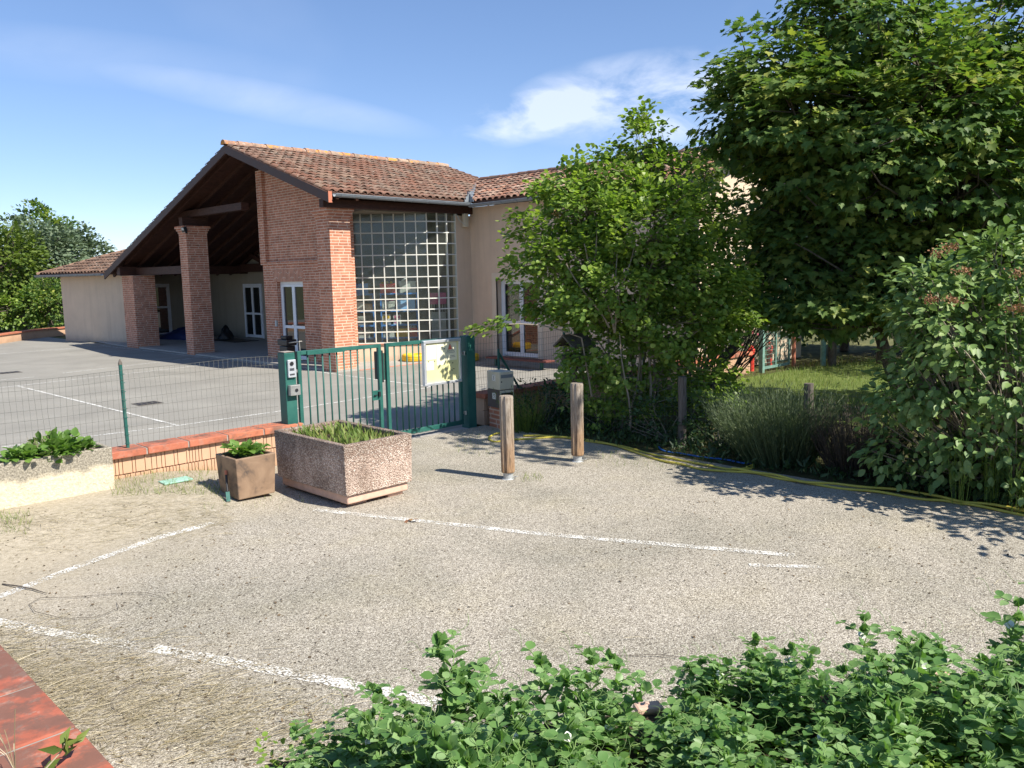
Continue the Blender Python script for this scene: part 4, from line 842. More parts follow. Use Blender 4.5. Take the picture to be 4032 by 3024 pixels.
def leaves(name, mat, parent, pos, size, fwd, nor, kind, rnd=None, wide=1.0, local=False):
    tv, tf = tmpl(kind); tv = np.array(tv) * np.array([wide, 1, 1]); K = len(tv); N = len(pos)
    f = nrm(fwd); n = nor - f*np.sum(nor*f, 1, keepdims=True); n = nrm(n); s = np.cross(f, n)
    V = pos[:, None] + size[:, None, None]*(tv[None, :, 0:1]*s[:, None] + tv[None, :, 1:2]*f[:, None] + tv[None, :, 2:3]*n[:, None])
    V = V.reshape(-1, 3)
    if parent is not None and not local: V = V - np.array(origin(parent))
    ft = np.array([len(q) for q in tf]); flat = np.concatenate([np.array(q) for q in tf])
    loops = (flat[None] + (np.arange(N)*K)[:, None]).ravel(); tot = np.tile(ft, N); st = np.concatenate([[0], np.cumsum(tot)[:-1]])
    me = bpy.data.meshes.new(name); me.vertices.add(len(V)); me.vertices.foreach_set('co', V.ravel())
    me.loops.add(len(loops)); me.loops.foreach_set('vertex_index', loops.astype(np.int32))
    me.polygons.add(len(tot)); me.polygons.foreach_set('loop_start', st.astype(np.int32)); me.polygons.foreach_set('loop_total', tot.astype(np.int32))
    me.update(calc_edges=True); me.validate()
    if rnd is None: rnd = RNG.random(N)
    at = me.attributes.new('rnd', 'FLOAT', 'FACE'); at.data.foreach_set('value', np.repeat(rnd, len(tf)).astype(np.float32))
    me.materials.append(mat); o = bpy.data.objects.new(name, me); C.objects.link(o)
    if parent is not None: o.parent = parent
    return o
def rvec(n): return nrm(RNG.normal(size=(n, 3)))
def blobs(ell):
    """clump centres in a union of ellipsoids: (centre, radii, count, shell)"""
    cs, od = [], []
    for c, r, n, sh in ell:
        d = rvec(n); rad = sh + (1-sh)*RNG.random(n)**.6; rad *= 1 + .14*np.sin(d[:, 0]*5+d[:, 2]*4) 
        cs.append(np.array(c) + d*rad[:, None]*np.array(r)); od.append(d)
    return np.concatenate(cs), np.concatenate(od)
def crown(name, mat, parent, cc, od, per, cr, size, kind, flat=.55, droop=.25, up=1.0, wide=1.0, tint=.25):
    n = len(cc); N = n*per; ci = np.repeat(np.arange(n), per)
    off = rvec(N)*(RNG.random(N)**.5)[:, None]*cr*np.array([1, 1, flat]); pos = cc[ci] + off
    rad = off*np.array([1, 1, .3]) + od[ci]*cr*.8
    f = nrm(rad) + rvec(N)*.55; f[:, 2] -= droop
    no = np.array([0, 0, up]) + od[ci]*.45 + rvec(N)*.6
    r = np.clip(RNG.random(N)*(1-tint) + np.repeat(RNG.random(n), per)*tint, 0, 1)
    return leaves(name, mat, parent, pos, size*RNG.uniform(.65, 1.25, N), f, no, kind, r, wide)
def limb(b, p, q, r0, r1, n=6, bend=.12, sides=6):
    p, q = Vector(p), Vector(q); L_ = (q-p).length; o1, o2 = [Vector(tuple(x))*L_*bend for x in rvec(2)]
    pts = []; rs = []
    for i in range(n+1):
        t = i/n; pts.append(p.lerp(q, t) + o1*math.sin(math.pi*t) + o2*math.sin(2*math.pi*t)*.5 + Vector((0,0,-.10*L_*t*(1-t)))); rs.append(r0 + (r1-r0)*t)
    b.tube(pts, rs, sides); return pts
def plant_thing(name, lab, cat, base, group=None): return thing(name, lab, cat, tuple(base), group)
# ---------------------------------------------------------------- planters and other things on the car park
def hollow(b, x0, x1, y0, y1, z0, z1, w_, inner, flare=0.0):
    f = flare
    o = [(x0, y0), (x1, y0), (x1, y1), (x0, y1)]; oi = [(x0+w_, y0+w_), (x1-w_, y0+w_), (x1-w_, y1-w_), (x0+w_, y1-w_)]
    ob = [(x+(f if x == x0 else -f), y+(f if y == y0 else -f)) for x, y in o]
    vs = [(x, y, z0) for x, y in ob] + [(x, y, z1) for x, y in o] + [(x, y, z1) for x, y in oi] + [(x, y, inner) for x, y in oi]
    fs = [(3,2,1,0)] + [(k, (k+1)%4, 4+(k+1)%4, 4+k) for k in range(4)] + [(4+k, 4+(k+1)%4, 8+(k+1)%4, 8+k) for k in range(4)] + [(8+k, 8+(k+1)%4, 12+(k+1)%4, 12+k) for k in range(4)] + [(12,13,14,15)]
    b.add(vs, fs)
PX, PY = 5.13, 7.85
t = thing('planter', 'large rectangular pebble concrete planter with grass growing in it, in front of the gate', 'planter', (PX, PY, .03))
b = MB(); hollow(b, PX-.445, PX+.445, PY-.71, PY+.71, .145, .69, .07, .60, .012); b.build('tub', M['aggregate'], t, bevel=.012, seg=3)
b = MB(); b.box(PX-.40, PX+.40, PY-.665, PY+.665, .045, .1445); b.build('plinth', M['pinkcon'], t, bevel=.02, seg=3)
b = MB(); b.box(PX-.372, PX+.372, PY-.637, PY+.637, .601, .622); b.build('soil', M['soil'], t)
for x, y, lab in ((PX+.26, PY-.50, 'pink brick under the right front corner of the large planter'), (PX-.2, PY-.46, 'small stone wedged under the front corner of the large planter')):
    b = MB(); b.box(x-.10, x+.10, y-.12, y+.10, gz(x, y)+.004, .044); tag(b.build('support_brick', M['pinkcon'], bevel=.008), lab, 'brick', 'bricks under the large planter')
N = 430; p = np.stack([RNG.uniform(PX-.36, PX+.36, N), RNG.uniform(PY-.62, PY+.62, N), np.full(N, .61)], 1); f = rvec(N)*.55 + np.array([0,0,1.0])
tag(leaves('planter_grass', M['l_grass'], None, p, RNG.uniform(.05,.15,N), f, rvec(N)+np.array([0,-.6,.3]), 'lance', wide=1.3), 'bright green grass and weeds growing in the large pebble planter', 'grass', kind='stuff')
QX, QY = 4.22, 8.36; zq = gz(QX, QY)
t = thing('planter', 'small square brown glazed planter left of the large pebble planter', 'planter', (QX, QY, zq))
b = MB(); hollow(b, QX-.235, QX+.235, QY-.235, QY+.235, .075, .525, .035, .46, .022); pot = b.build('pot', M['pot'], t, bevel=.012, seg=3); b = MB(); b.box(QX-.198, QX+.198, QY-.198, QY+.198, .461, .478); b.build('soil', M['soil'], t)
for o_ in t.children: o_.rotation_euler[2] = 0
def bushy(name, lab, cat, base, r, h, n, size, mat, kind='ovate', group=None, stems=7, wide=1.15):
    t = plant_thing(name, lab, cat, base, group); base = Vector(base); b = MB(); cc = []
    for k in range(stems):
        a = 2*math.pi*k/stems + random.random(); rr = r*random.uniform(.3,.95); q = base + Vector((rr*math.cos(a), rr*math.sin(a), h*random.uniform(.5,1.0))); b.tube([base + Vector((.2*rr*math.cos(a), .2*rr*math.sin(a), 0)), base.lerp(q, .55) + Vector((0,0,.1*h)), q], [.006,.005,.003], 5); cc.append(q)
        cc.append(base.lerp(q, .65))
    b.build('stems', M['stem'], t); cc = np.array([tuple(c) for c in cc]); od = nrm(cc - np.array(base) + np.array([0,0,.02]))
    crown('foliage', mat, t, cc, od, max(3, n//len(cc)), r*.42, size, kind, .6, .15, 1.1, wide); return t
bushy('leafy_plant', 'low leafy green plant growing in the small brown planter', 'plant', (QX, QY, .478), .19, .14, 170, .085, M['l_pot'], stems=9)
t = thing('trowel', 'small trowel with dark handle leaning against the brown planter', 'trowel', (QX-.28, QY-.2, zq))
b = MB(); b.tube([(QX-.275, QY-.09, zq+.10), (QX-.245, QY-.02, .33)], .013, 8); b.build('handle', M['black'], t); b = MB(); b.tube([(QX-.245, QY-.02, .33), (QX-.238, QY-.005, .375)], .015, 8); b.build('grip_end', M['redline'], t); b = MB(); b.bar((QX-.30, QY-.15, zq+.008), (QX-.275, QY-.09, zq+.10), .04, .010); b.build('blade', M['green'], t)
TX1, TY0 = 3.13, 9.2; TZ0, TZ1 = .15, .66
t = thing('trough_planter', 'long rough cream concrete trough stained grey along its top edge', 'planter', (1.9, 9.35, .15))
b = MB(); hollow(b, .62, TX1, TY0, TY0+.40, TZ0, TZ1, .05, .58, .0)
b.build('trough', M['trough'], t, bevel=.014, seg=3); b = MB(); b.box(.68, TX1-.06, TY0+.06, TY0+.34, .581, .61); b.build('soil', M['soil'], t)
gp = 'plants in the cream trough'
for px, r, h, n, lab in ((20,.22,.13,150,'bushy broad leaved plant at the left end of the cream trough'), (130,.2,.09,110,'low broad leaved plant second from the left in the cream trough'), (195,.22,.20,170,'tallest broad leaved plant in the middle of the cream trough'), (262,.2,.11,110,'broad leaved plant hanging over the trough rim right of the tallest')):
    p = at_z(px, 1785, .6); bushy('potato_plant', lab, 'plant', (p.x*1.0, TY0+.16, .60), r, h, n, .085, M['l_pot'], 'ovate', gp, 9, 1.25)
bushy('rosette_plant', 'small bright green rosette plant at the right end of the trough', 'plant', (2.88, TY0+.17, .60), .11, .12, 60, .10, M['l_pot'], 'round', gp, 8, .8)
N = 60; p = np.stack([RNG.uniform(2.38, 2.6, N), RNG.uniform(TY0+.1, TY0+.25, N), np.full(N, .6)], 1)
tag(leaves('dry_grass_tuft', M['straw'], None, p, RNG.uniform(.15,.32,N), rvec(N)*.25+np.array([0,0,1.0]), rvec(N), 'blade', wide=.5), 'thin dry grass tuft between the plants of the trough', 'grass tuft')
def bollard(x, y, z0, z1, lean, lab):
    t = thing('bollard', lab, 'bollard', (x, y, 0), 'wooden bollards on the car park'); b = MB(); pr = []; n = 28; r = .082
    zs = [z0, z0+.012, z0+.3, (z0+z1)/2, z1-.02, z1]; vs = []
    for i, z in enumerate(zs):
        for k in range(n):
            a = 2*math.pi*k/n; rr = (r - (.006 if i in (0, 5) else 0))*(1+.012*math.sin(2*a+z*3)) - (.013 if k in (15, 16) and 0 < i < 6 else 0); vs.append((x+rr*math.cos(a)+lean*(z-z0), y+rr*math.sin(a), z))
    b.add(vs, [(i*n+k, i*n+(k+1)%n, (i+1)*n+(k+1)%n, (i+1)*n+k) for i in range(5) for k in range(n)] + [tuple(range(n))[::-1], tuple(5*n+k for k in range(n))])
    b.build('post', M['bollard'], t); b = MB(); b.lathe((x, y, 0.004), [(.075,0),(.066,.006),(.058,.01),(.058,z0-.005)], 18); b.build('foot', M['galv'], t)
    b = MB(); b.tube([(x+.02,y-.065,.03),(x+.03,y-.10,.035),(x+.06,y-.10,.035),(x+.05,y-.05,.03)], .007, 6); b.build('shackle', M['steel'], t)
bollard(6.74, 6.82, .085, 1.0, -.01, 'weathered wooden bollard nearest the planter, with a long crack'); bollard(7.975, 6.79, .085, 1.02, -.005, 'weathered wooden bollard next to the shrubs, behind the first one')
b = MB(); p = at_g(692, 1896); b.box(p.x-.16, p.x+.16, p.y-.09, p.y+.09, gz(p.x, p.y)+.002, gz(p.x, p.y)+.022); tag(b.build('valve_cover', M['valve'], bevel=.006), 'pale green rectangular ground cover plate beside the low wall', 'cover plate')
def hose(name, lab, pp, mat, r, cat='hose', lift=0.0):
    pts = [at_z(x, y, .02) for x, y in pp]; q = []
    for i in range(len(pts)-1):
        p0, p1, p2, p3 = pts[max(i-1,0)], pts[i], pts[i+1], pts[min(i+2, len(pts)-1)]
        for k in range(10):
            t_ = k/10; q.append(.5*((2*p1) + (p2-p0)*t_ + (2*p0-5*p1+4*p2-p3)*t_*t_ + (3*p1-p0-3*p2+p3)*t_**3))
    q.append(pts[-1]); b = MB(); b.tube([v + Vector((0,0,lift+.006*math.sin(i*.4))) for i, v in enumerate(q)], r, 8); return tag(b.build(name, mat, smooth=True), lab, cat)
hose('garden_hose', 'yellow garden hose doubled back along the edge of the shrubs', [(1975,1705),(1938,1712),(1925,1728),(1960,1738),(2060,1728),(2200,1722),(2330,1738),(2480,1765),(2600,1797),(2700,1815),(2800,1836),(2900,1848),(2955,1843),(2966,1832),(2940,1838)], M['hose'], .0145)
hose('garden_hose', 'yellow garden hose running from the shrubs to the right edge of the car park', [(2060,1716),(2250,1722),(2420,1755),(2600,1812),(2700,1832),(2790,1852),(2900,1856),(3000,1868),(3120,1893),(3300,1920),(3480,1941),(3660,1968),(3750,1975),(3860,1995),(4100,2040)], M['hose'], .0145)
hose('garden_hose', 'yellow garden hose lying beside the long one, nearer the shrubs', [(2880,1852),(2960,1862),(3060,1880),(3180,1905),(3330,1916),(3520,1935),(3640,1950),(3760,1978),(3880,1992),(4100,2030)], M['hose'], .0145, lift=.02)
hose('blue_hose', 'thin blue hose lying in the shade behind the yellow hose', [(2590,1752),(2610,1772),(2700,1790),(2800,1803),(2900,1818),(2965,1826)], M['bluehose'], .011)
def dry(lab, pp, r=.0021): 
    pts = [at_g(x, y) + Vector((0,0,.012+.012*abs(math.sin(i*1.9)))) for i, (x, y) in enumerate(pp)]; b = MB(); b.tube(pts, [r]*(len(pts)-1)+[r*.4], 5); tag(b.build('dry_twig', M['greywood']), lab, 'twig', 'dry stems on the gravel')
dry('long curled dry stem looping on the gravel at the left', [(460,2378),(470,2405),(380,2440),(250,2445),(140,2420),(115,2385),(160,2365),(300,2360),(450,2345),(580,2345),(650,2360),(665,2378)]); dry('short thick dry stem near the left edge on the worn line', [(10,2305),(70,2318),(130,2328),(185,2345)], .006)
dry('curled dry stem in the grass clippings', [(640,2700),(560,2700),(480,2730),(440,2775),(450,2810),(500,2830)]); dry('forked dry twig left of the worn white line', [(690,2800),(720,2720),(790,2700)]); dry('thin dry stem on the gravel behind the pea plants', [(2400,2590),(2600,2590),(2760,2610),(2850,2640),(2885,2660)])
def fleaf(px, py, lab):
    p = at_g(px, py); k = leaves('fallen_leaf', M['flower_head'], None, np.array([tuple(p + Vector((0,0,.02)))]*3) + RNG.normal(size=(3,3))*.012, np.full(3,.07), rvec(3)*np.array([1,1,.3]), np.array([[.2,.1,1.0]]*3), 'ovate'); tag(k, lab, 'leaf', 'fallen leaves on the gravel')
fleaf(205, 2068, 'curled orange dead leaf on the gravel near the left edge'); fleaf(1615, 2058, 'orange dead leaf just behind the white line by the planter')
# ---------------------------------------------------------------- straw and grass on the gravel
def scatter(polys, n):
    out = []
    while len(out) < n:
        (x0, x1, y0, y1), wgt = random.choice(polys)
        x, y = random.uniform(x0, x1), random.uniform(y0, y1)
        if random.random() > wgt(x, y): continue
        p = at_g(x, y)
        if p.x < 8.97 and p.y < 9.6: out.append((p.x, p.y, gz(p.x, p.y)))
    return np.array(out)
g1 = lambda x, y: max(0, 1 - abs((y - (2480 + .22*x + 160))/300)) * (1 - x/1600) if x < 1500 else 0
p = np.concatenate([scatter([((-60,1500,2420,3020), g1)], 9500), scatter([((-60,900,1990,2230), lambda x, y: max(0, 1-abs(y-2090+.06*x)/120))], 2000), scatter([((0,4032,1990,3020), lambda x, y: .5)], 350), scatter([((430,900,1880,2080), lambda x, y: .8)], 1300)])
N = len(p); a = RNG.normal(-.35, .55, N); f = np.stack([np.cos(a), np.sin(a), RNG.normal(0, .10, N)], 1); p[:, 2] += RNG.uniform(.006, .02, N)
tag(leaves('grass_clippings', M['straw'], None, p, RNG.uniform(.03, .22, N)*RNG.uniform(.4, 1, N), f, rvec(N)*.5+np.array([0,0,1.0]), 'blade', wide=.52), 'dry straw coloured grass clippings scattered over the gravel', 'clippings', kind='stuff')
p = np.concatenate([scatter([((440,880,1830,1960), lambda x, y: .8)], 900), scatter([((800,1250,1960,2010), lambda x, y: .5)], 60), scatter([((1780,1950,1700,1800), lambda x, y: .6)], 160), scatter([((2060,2140,1870,1900), lambda x, y: .9)], 70), scatter([((2350,2800,1770,1850), lambda x, y: .6)], 260), scatter([((-40,120,2020,2120), lambda x, y: .9)], 250)])
N = len(p); tag(leaves('verge_grass', M['l_grass'], None, p, RNG.uniform(.03,.10,N), rvec(N)*.6+np.array([0,0,1.0]), rvec(N), 'blade', wide=1.2), 'short patchy grass at the foot of the wall and round the posts', 'grass', kind='stuff')

p = np.concatenate([scatter([((-60,4032,1960,3000), lambda x, y: .8)], 260), scatter([((-60,1300,1990,3020), lambda x, y: .8)], 700), scatter([((2300,4032,1880,2300), lambda x, y: .8)], 350)]); N = len(p); p[:, 2] += .008
tag(leaves('leaf_litter', M['l_litter'], None, p, RNG.uniform(.008, .030, N), rvec(N)*np.array([1,1,.25]), rvec(N)*.4+np.array([0,0,1.0]), 'hex'), 'small dark crumbs and bits of dead leaves lying on the gravel', 'litter', kind='stuff')
# ---------------------------------------------------------------- trees and shrubs on the right
def reseed(k):
    global RNG
    RNG = np.random.default_rng(k); random.seed(k)
def sprays(cc, od, n, l, m, mid, low=1e9):
    """thin shoots reaching out of the crown: small clumps in a row"""
    d = nrm(cc - np.array(mid)); w_ = np.linalg.norm(cc - np.array(mid), axis=1); w_ = w_**2*(cc[:, 2] < low); w_ = w_/np.sum(w_)
    i = RNG.choice(len(cc), n, p=w_); k = nrm(d[i] + rvec(n)*.45 + np.array([0,0,.05])); out = [cc]; oo = [od]
    for j in range(1, m+1): out.append(cc[i] + k*(l*j/m) + RNG.normal(size=(n,3))*.03); oo.append(k)
    return np.concatenate(out), np.concatenate(oo)
F_, RT = Vector((.708,.706,0)), Vector((.7045,-.7097,0))
def E(px, py, dep, rl, rz, n, sh=.35, rd=None):
    c = at_d(px, py, dep); return (tuple(c), ((rl), (rl if rd is None else rd), rz), n, sh)
DM = 1.25; base = at_d(3640, 1400, 10.6*DM); base.z = 0
t = plant_thing('maple_tree', 'big maple tree with dense dark crown reaching over the right of the photo', 'tree', base)
ell = [E(3020,330,10.2*DM,.72*DM,.75*DM,75), E(2900,470,10.2*DM,.50*DM,.55*DM,42), E(3150,470,9.9*DM,.85*DM,.8*DM,100), E(3400,140,10.3*DM,.95*DM,.9*DM,118), E(3290,60,10.4*DM,.6*DM,.8*DM,50), E(3880,160,10.6*DM,.9*DM,.9*DM,112), E(4080,420,10.2*DM,1.0*DM,.95*DM,112), E(3660,430,9.7*DM,1.15*DM,.85*DM,175), E(3420,620,10.0*DM,1.15*DM,.8*DM,150), E(3860,680,9.7*DM,1.0*DM,.7*DM,118), E(3200,720,10.4*DM,.85*DM,.7*DM,87), E(3060,650,10.6*DM,.45*DM,.4*DM,26), E(3130,960,10.7*DM,.75*DM,.75*DM,100), E(3090,950,11.0*DM,.45*DM,.6*DM,36), E(3420,960,10.6*DM,1.0*DM,.7*DM,137), E(3250,1190,10.4*DM,.8*DM,.42*DM,87), E(3560,1180,10.3*DM,.9*DM,.4*DM,93), E(3800,980,10.5*DM,.9*DM,.6*DM,87), E(4150,880,10.6*DM,1.0*DM,.8*DM,87), E(3750,560,11.2*DM,.9*DM,1.0*DM,70)]
cc, od = blobs(ell); hub = [base + Vector((0,0,1.5)), base + Vector((.15,.1,2.6)), base + Vector((.1,-.1,3.6)), base + Vector((0,.1,4.6))]
b = MB(); limb(b, base, hub[0], .17, .13, 6, .04, 9); limb(b, hub[0], hub[2], .13, .09, 5, .08, 8); limb(b, hub[2], hub[3]+Vector((0,0,.9)), .09, .03, 5, .08, 7); limb(b, base+Vector((.25,-.2,0)), hub[1]+Vector((.5,-.6,.3)), .12, .07, 6, .10, 8); limb(b, base+Vector((-.1,.2,0)), at_d(3340, 640, 10.7*DM), .11, .05, 7, .08, 8); limb(b, hub[0], at_d(3120, 230, 10.2*DM), .08, .02, 8, .08, 6)
for i in range(0, len(cc), 3):
    h = min(hub, key=lambda q: (q - Vector(cc[i])).length + random.random()); limb(b, h, cc[i], .032, .007, 5, .14, 5)
b.build('trunk', M['bark'], t); crown('crown', M['l_maple'], t, *sprays(cc, od, 70, .32, 2, (13.0, 5.2, 5.2)), 21, .38, .128, 'maple', .36, .42, 1.2, 1.0, .45)
k = cc[RNG.choice(len(cc), 110, replace=False)]; N = 110*14; leaves('seed_clusters', M['samara'], t, np.repeat(k, 14, 0) + RNG.normal(size=(N,3))*np.array([.08,.08,.07]) + np.array([-.1,-.1,.12]), RNG.uniform(.04,.07,N), rvec(N)*.6+np.array([0,0,-1.0]), rvec(N), 'lance', wide=2.2)
reseed(11)
base = Vector((11.0, 1.0, 0)); t = plant_thing('maple_tree', 'second maple tree of the garden, just beyond the right edge', 'tree', base)
cc, od = blobs([((10.7, 1.6, 6.6), (1.4, 1.4, 1.3), 140, .35)]); b = MB(); limb(b, base, base + Vector((-.3,.6,6.4)), .13, .05, 6, .04, 8)
for i in range(0, len(cc), 4): limb(b, base.lerp(base + Vector((-.3,.6,6.4)), random.uniform(.75,.95)), cc[i], .03, .007, 5, .12, 5)
b.build('trunk', M['bark'], t); crown('crown', M['l_maple'], t, cc, od, 15, .34, .15, 'maple', .6, .38, 1.0)
# lit shrub with round leaves in the middle
base = Vector((10.25, 7.55, 0)); DV = 12.6
t = plant_thing('viburnum_shrub', 'tall many stemmed shrub with fresh green leaves between gate and bird table', 'shrub', base)
ell = [E(2530,560,DV,.35,.5,39), E(2450,720,DV,.7,.55,84), E(2640,700,DV,.5,.5,51), E(2220,720,DV,.40,.30,24), E(2330,840,DV-.3,.65,.55,81), E(2560,900,DV-.4,.85,.7,150), E(2750,900,DV,.5,.6,60), E(2250,1010,DV-.2,.75,.5,93), E(2480,1120,DV-.5,.9,.6,150), E(2730,1120,DV-.4,.75,.55,120), E(2250,1190,DV-.2,.7,.30,69), E(2870,1130,DV-.1,.35,.45,33), E(2620,1290,DV-.4,.8,.4,105), E(2830,1260,DV-.3,.5,.35,45), E(2430,1400,DV-.1,.9,.5,90), E(2700,1480,DV,.8,.5,67), E(2130,1240,DV,.25,.12,5), E(2085,930,DV-.1,.18,.10,4), E(2110,860,DV-.1,.2,.10,5), E(2170,790,DV-.1,.25,.2,8), E(2535,560,DV,.10,.20,4), E(2400,600,DV,.18,.3,8), E(2270,630,DV,.15,.2,6)]
cc, od = blobs(ell); b = MB(); stems = []
for k in range(17):
    a = 2*math.pi*k/17; q0 = base + Vector((.28*math.cos(a), .28*math.sin(a), 0)); tgt = cc[RNG.integers(len(cc))]; q1 = q0.lerp(Vector(tgt), .72) + Vector((0,0,.35)); pts_ = limb(b, q0, q1, .022, .010, 7, .06, 5); stems += pts_[2:]
for i in range(0, len(cc), 2):
    s = min(stems, key=lambda q: (q - Vector(cc[i])).length + (q.z > cc[i][2])*.6); limb(b, s, cc[i], .009, .003, 4, .10, 4)
for (x0, y0, x1, y1) in ((2420,1310,2330,1050),(2420,1310,2430,1000),(2330,1050,2300,960),(2330,1050,2350,930),(2420,1200,2500,960),(2480,1700,2440,1310),(2400,1290,2230,1040)): limb(b, at_d(x0,y0,DV-.75), at_d(x1,y1,DV-.85), .018, .008, 5, .05, 5)
b.build('stems', M['twig'], t); crown('foliage', M['l_vib'], t, *sprays(cc, od, 120, .30, 3, tuple(base + Vector((0,0,2.2))), 3.6), 20, .19, .072, 'round', .75, .2, .9, 1.0, .45)
for q in cc[RNG.choice(len(cc), 14, replace=False)]: leaves('flower_head', M['flower_head'], t, q + RNG.normal(size=(30,3))*np.array([.05,.05,.02]) + np.array([-.05,-.1,.15]), RNG.uniform(.015,.03,30), rvec(30), rvec(30)+np.array([0,0,1.0]), 'round')
# long arching branch over the letterboxes
t = plant_thing('arching_branch', 'long thin branch arching out of the shrub above the letterboxes', 'branch', at_z(2290, 1640, 0))
b = MB(); bp = [at_d(x, y, d) for x, y, d in ((2330,1560,12.0),(2290,1330,11.9),(2200,1298,11.8),(2130,1280,11.7),(2040,1275,11.6),(1960,1280,11.5),(1900,1296,11.4),(1840,1305,11.35))]; b.tube(bp, [.014,.012,.010,.009,.008,.006,.005,.003], 5); b.build('stem', M['twig'], t)
cc = np.array([tuple(at_d(x, y, 11.45)) for x, y in ((1845,1298),(1880,1292),(1915,1285),(1945,1272),(1970,1262),(1990,1250),(1935,1300),(1900,1300),(1960,1290),(2000,1275))]); crown('foliage', M['l_vib'], t, cc, nrm(np.array([[-.6,.5,-.1]]*10)), 14, .13, .07, 'round', .6, .25, .9)
# dark shrub behind it with red tips, seen against the roof
reseed(12)
base = Vector((13.2, 8.3, 0)); t = plant_thing('dark_shrub', 'tall dark shrub behind the bright one, against the wing roof', 'shrub', base)
ell = [E(2790,720,15.2,.3,.3,9), E(2900,830,15,.35,.4,12), E(2740,650,15.2,.3,.35,8), E(2850,590,15.2,.25,.4,7), E(3010,1000,14.6,.55,.7,34), E(2900,1140,14.8,.4,.4,14), E(3050,1150,14.4,.7,.6,45), E(3110,850,14.8,.45,.6,30)]
cc, od = blobs(ell); b = MB()
for i in range(0, len(cc), 3): limb(b, base + Vector((random.uniform(-.3,.3), random.uniform(-.3,.3), 0)), cc[i], .02, .005, 6, .08, 4)
b.build('stems', M['bark'], t); crown('foliage', M['l_maple'], t, cc, od, 16, .27, .10, 'maple', .6, .3, 1.0)
# grey green shrub at the right edge
reseed(13)
base = Vector((9.95, 2.35, 0)); t = plant_thing('wayfaring_shrub', 'large grey green shrub with rust coloured flower heads at the right edge', 'shrub', base)
D8 = 8.3
ell = [E(3700,1130,D8,.45,.30,34,.3), E(3930,1050,D8+.1,.5,.4,44,.3), E(4080,1180,D8,.6,.45,50,.3), E(3800,1300,D8-.1,.62,.42,60,.3), E(3600,1250,D8+.2,.4,.3,28), E(3990,1480,D8-.1,.75,.5,70), E(3700,1500,D8+.1,.6,.4,50), E(3560,1560,D8+.3,.4,.3,24), E(3850,1700,D8,.75,.45,50), E(4100,1800,D8-.1,.7,.5,40), E(4250,1400,D8,.9,.8,60), E(3600,1750,D8+.4,.5,.35,30), E(3850,1850,D8+.3,.55,.3,34)]
cc, od = blobs(ell); b = MB()
for i in range(0, len(cc), 2): limb(b, base + Vector((random.uniform(-.3,.3), random.uniform(-.3,.3), 0)), cc[i], .016, .004, 6, .07, 4)
b.build('stems', M['twig'], t); crown('foliage', M['l_wayf'], t, cc, od, 14, .20, .098, 'ovate', .8, .35, .9, 1.0)
top = cc[(cc[:, 2] > 1.7) & (cc[:, 0]*.7045 - cc[:, 1]*.7097 < 5.9)]; top = top[np.argsort(top[:, 0]*.708 + top[:, 1]*.706)][:40]
for q in top[RNG.choice(len(top), 20, replace=False)]: leaves('flower_head', M['flower_head'], t, q + RNG.normal(size=(80,3))*np.array([.042,.042,.022]) + np.array([-.12,-.10,.20]), RNG.uniform(.014,.026,80), rvec(80)+np.array([0,0,.5]), rvec(80)+np.array([0,0,1.0]), 'round')
# shrubs further along, right of the picture: they throw the shade on the gravel
for (x, y, h, r, lab) in ((10.6, .45, 3.5, 1.0, 'taller grey green shrub just beyond the right edge'), (9.35, -.15, 2.9, 1.2, 'grey green shrub continuing beyond the right edge'), (9.7, -2.5, 3.2, 1.3, 'last shrub of the row beyond the right edge')):
    base = Vector((x, y, 0)); t = plant_thing('wayfaring_shrub', lab, 'shrub', base); cc, od = blobs([((x, y, h*.55), (r, r, h*.45), 120, .3)]); b = MB()
    for i in range(0, 120, 5): limb(b, base, cc[i], .016, .004, 5, .07, 4)
    b.build('stems', M['twig'], t); crown('foliage', M['l_wayf'], t, cc, od, 9, .22, .125, 'ovate', .8, .35, .9)
reseed(14)
# lavender, heather and the tall weed
def spiky(name, lab, cat, base, r, h, n, mat, size, lean=(0,0), w_=1.0, kind='lance'):
    t = plant_thing(name, lab, cat, base); base = np.array(base); N = n; a = RNG.random(N)*2*math.pi; q = RNG.random(N)**.5
    d = np.stack([np.cos(a)*q*.95+lean[0], np.sin(a)*q*.95+lean[1], np.ones(N)], 1); root = base + np.stack([np.cos(a)*q*r*.45, np.sin(a)*q*r*.45, np.zeros(N)], 1)
    L = h*RNG.uniform(.6,1.05,N); sd_ = np.stack([d[:, 0]*r*.7/h, d[:, 1]*r*.7/h, d[:, 2]], 1)
    leaves('stalks', mat, t, root, L, sd_, rvec(N), 'blade', wide=.25*w_)
    M_ = N*7; i = np.repeat(np.arange(N), 7); tt = RNG.uniform(.25,1.0,M_); pos = root[i] + nrm(sd_)[i]*(L[i]*tt)[:, None]
    leaves('foliage', mat, t, pos, size*RNG.uniform(.6,1.2,M_), nrm(sd_)[i] + rvec(M_)*.5, rvec(M_), kind, wide=1.0); return t
spiky('lavender_bush', 'wide grey green lavender bush with upright stalks behind the hose', 'bush', (9.55, 4.85, .0), .95, 1.0, 1500, M['l_lav'], .06, (-.18, .12))
spiky('heather_bush', 'dark brownish dry bush right of the lavender', 'bush', (9.6, 3.85, .0), .7, .85, 900, M['l_heath'], .045)
for i, (x, y, h) in enumerate(((8.95, 2.55, .95), (9.1, 2.3, 1.05), (9.0, 2.05, .8))):
    spiky('tall_weed', ('tall narrow yellow green weed, left one of three', 'tallest narrow yellow green weed at the right shrub', 'shortest of three narrow yellow green weeds')[i], 'weed', (x, y, 0), .16, h, 16, M['l_vib'], .09, (-.02, .02), .8)
reseed(15)
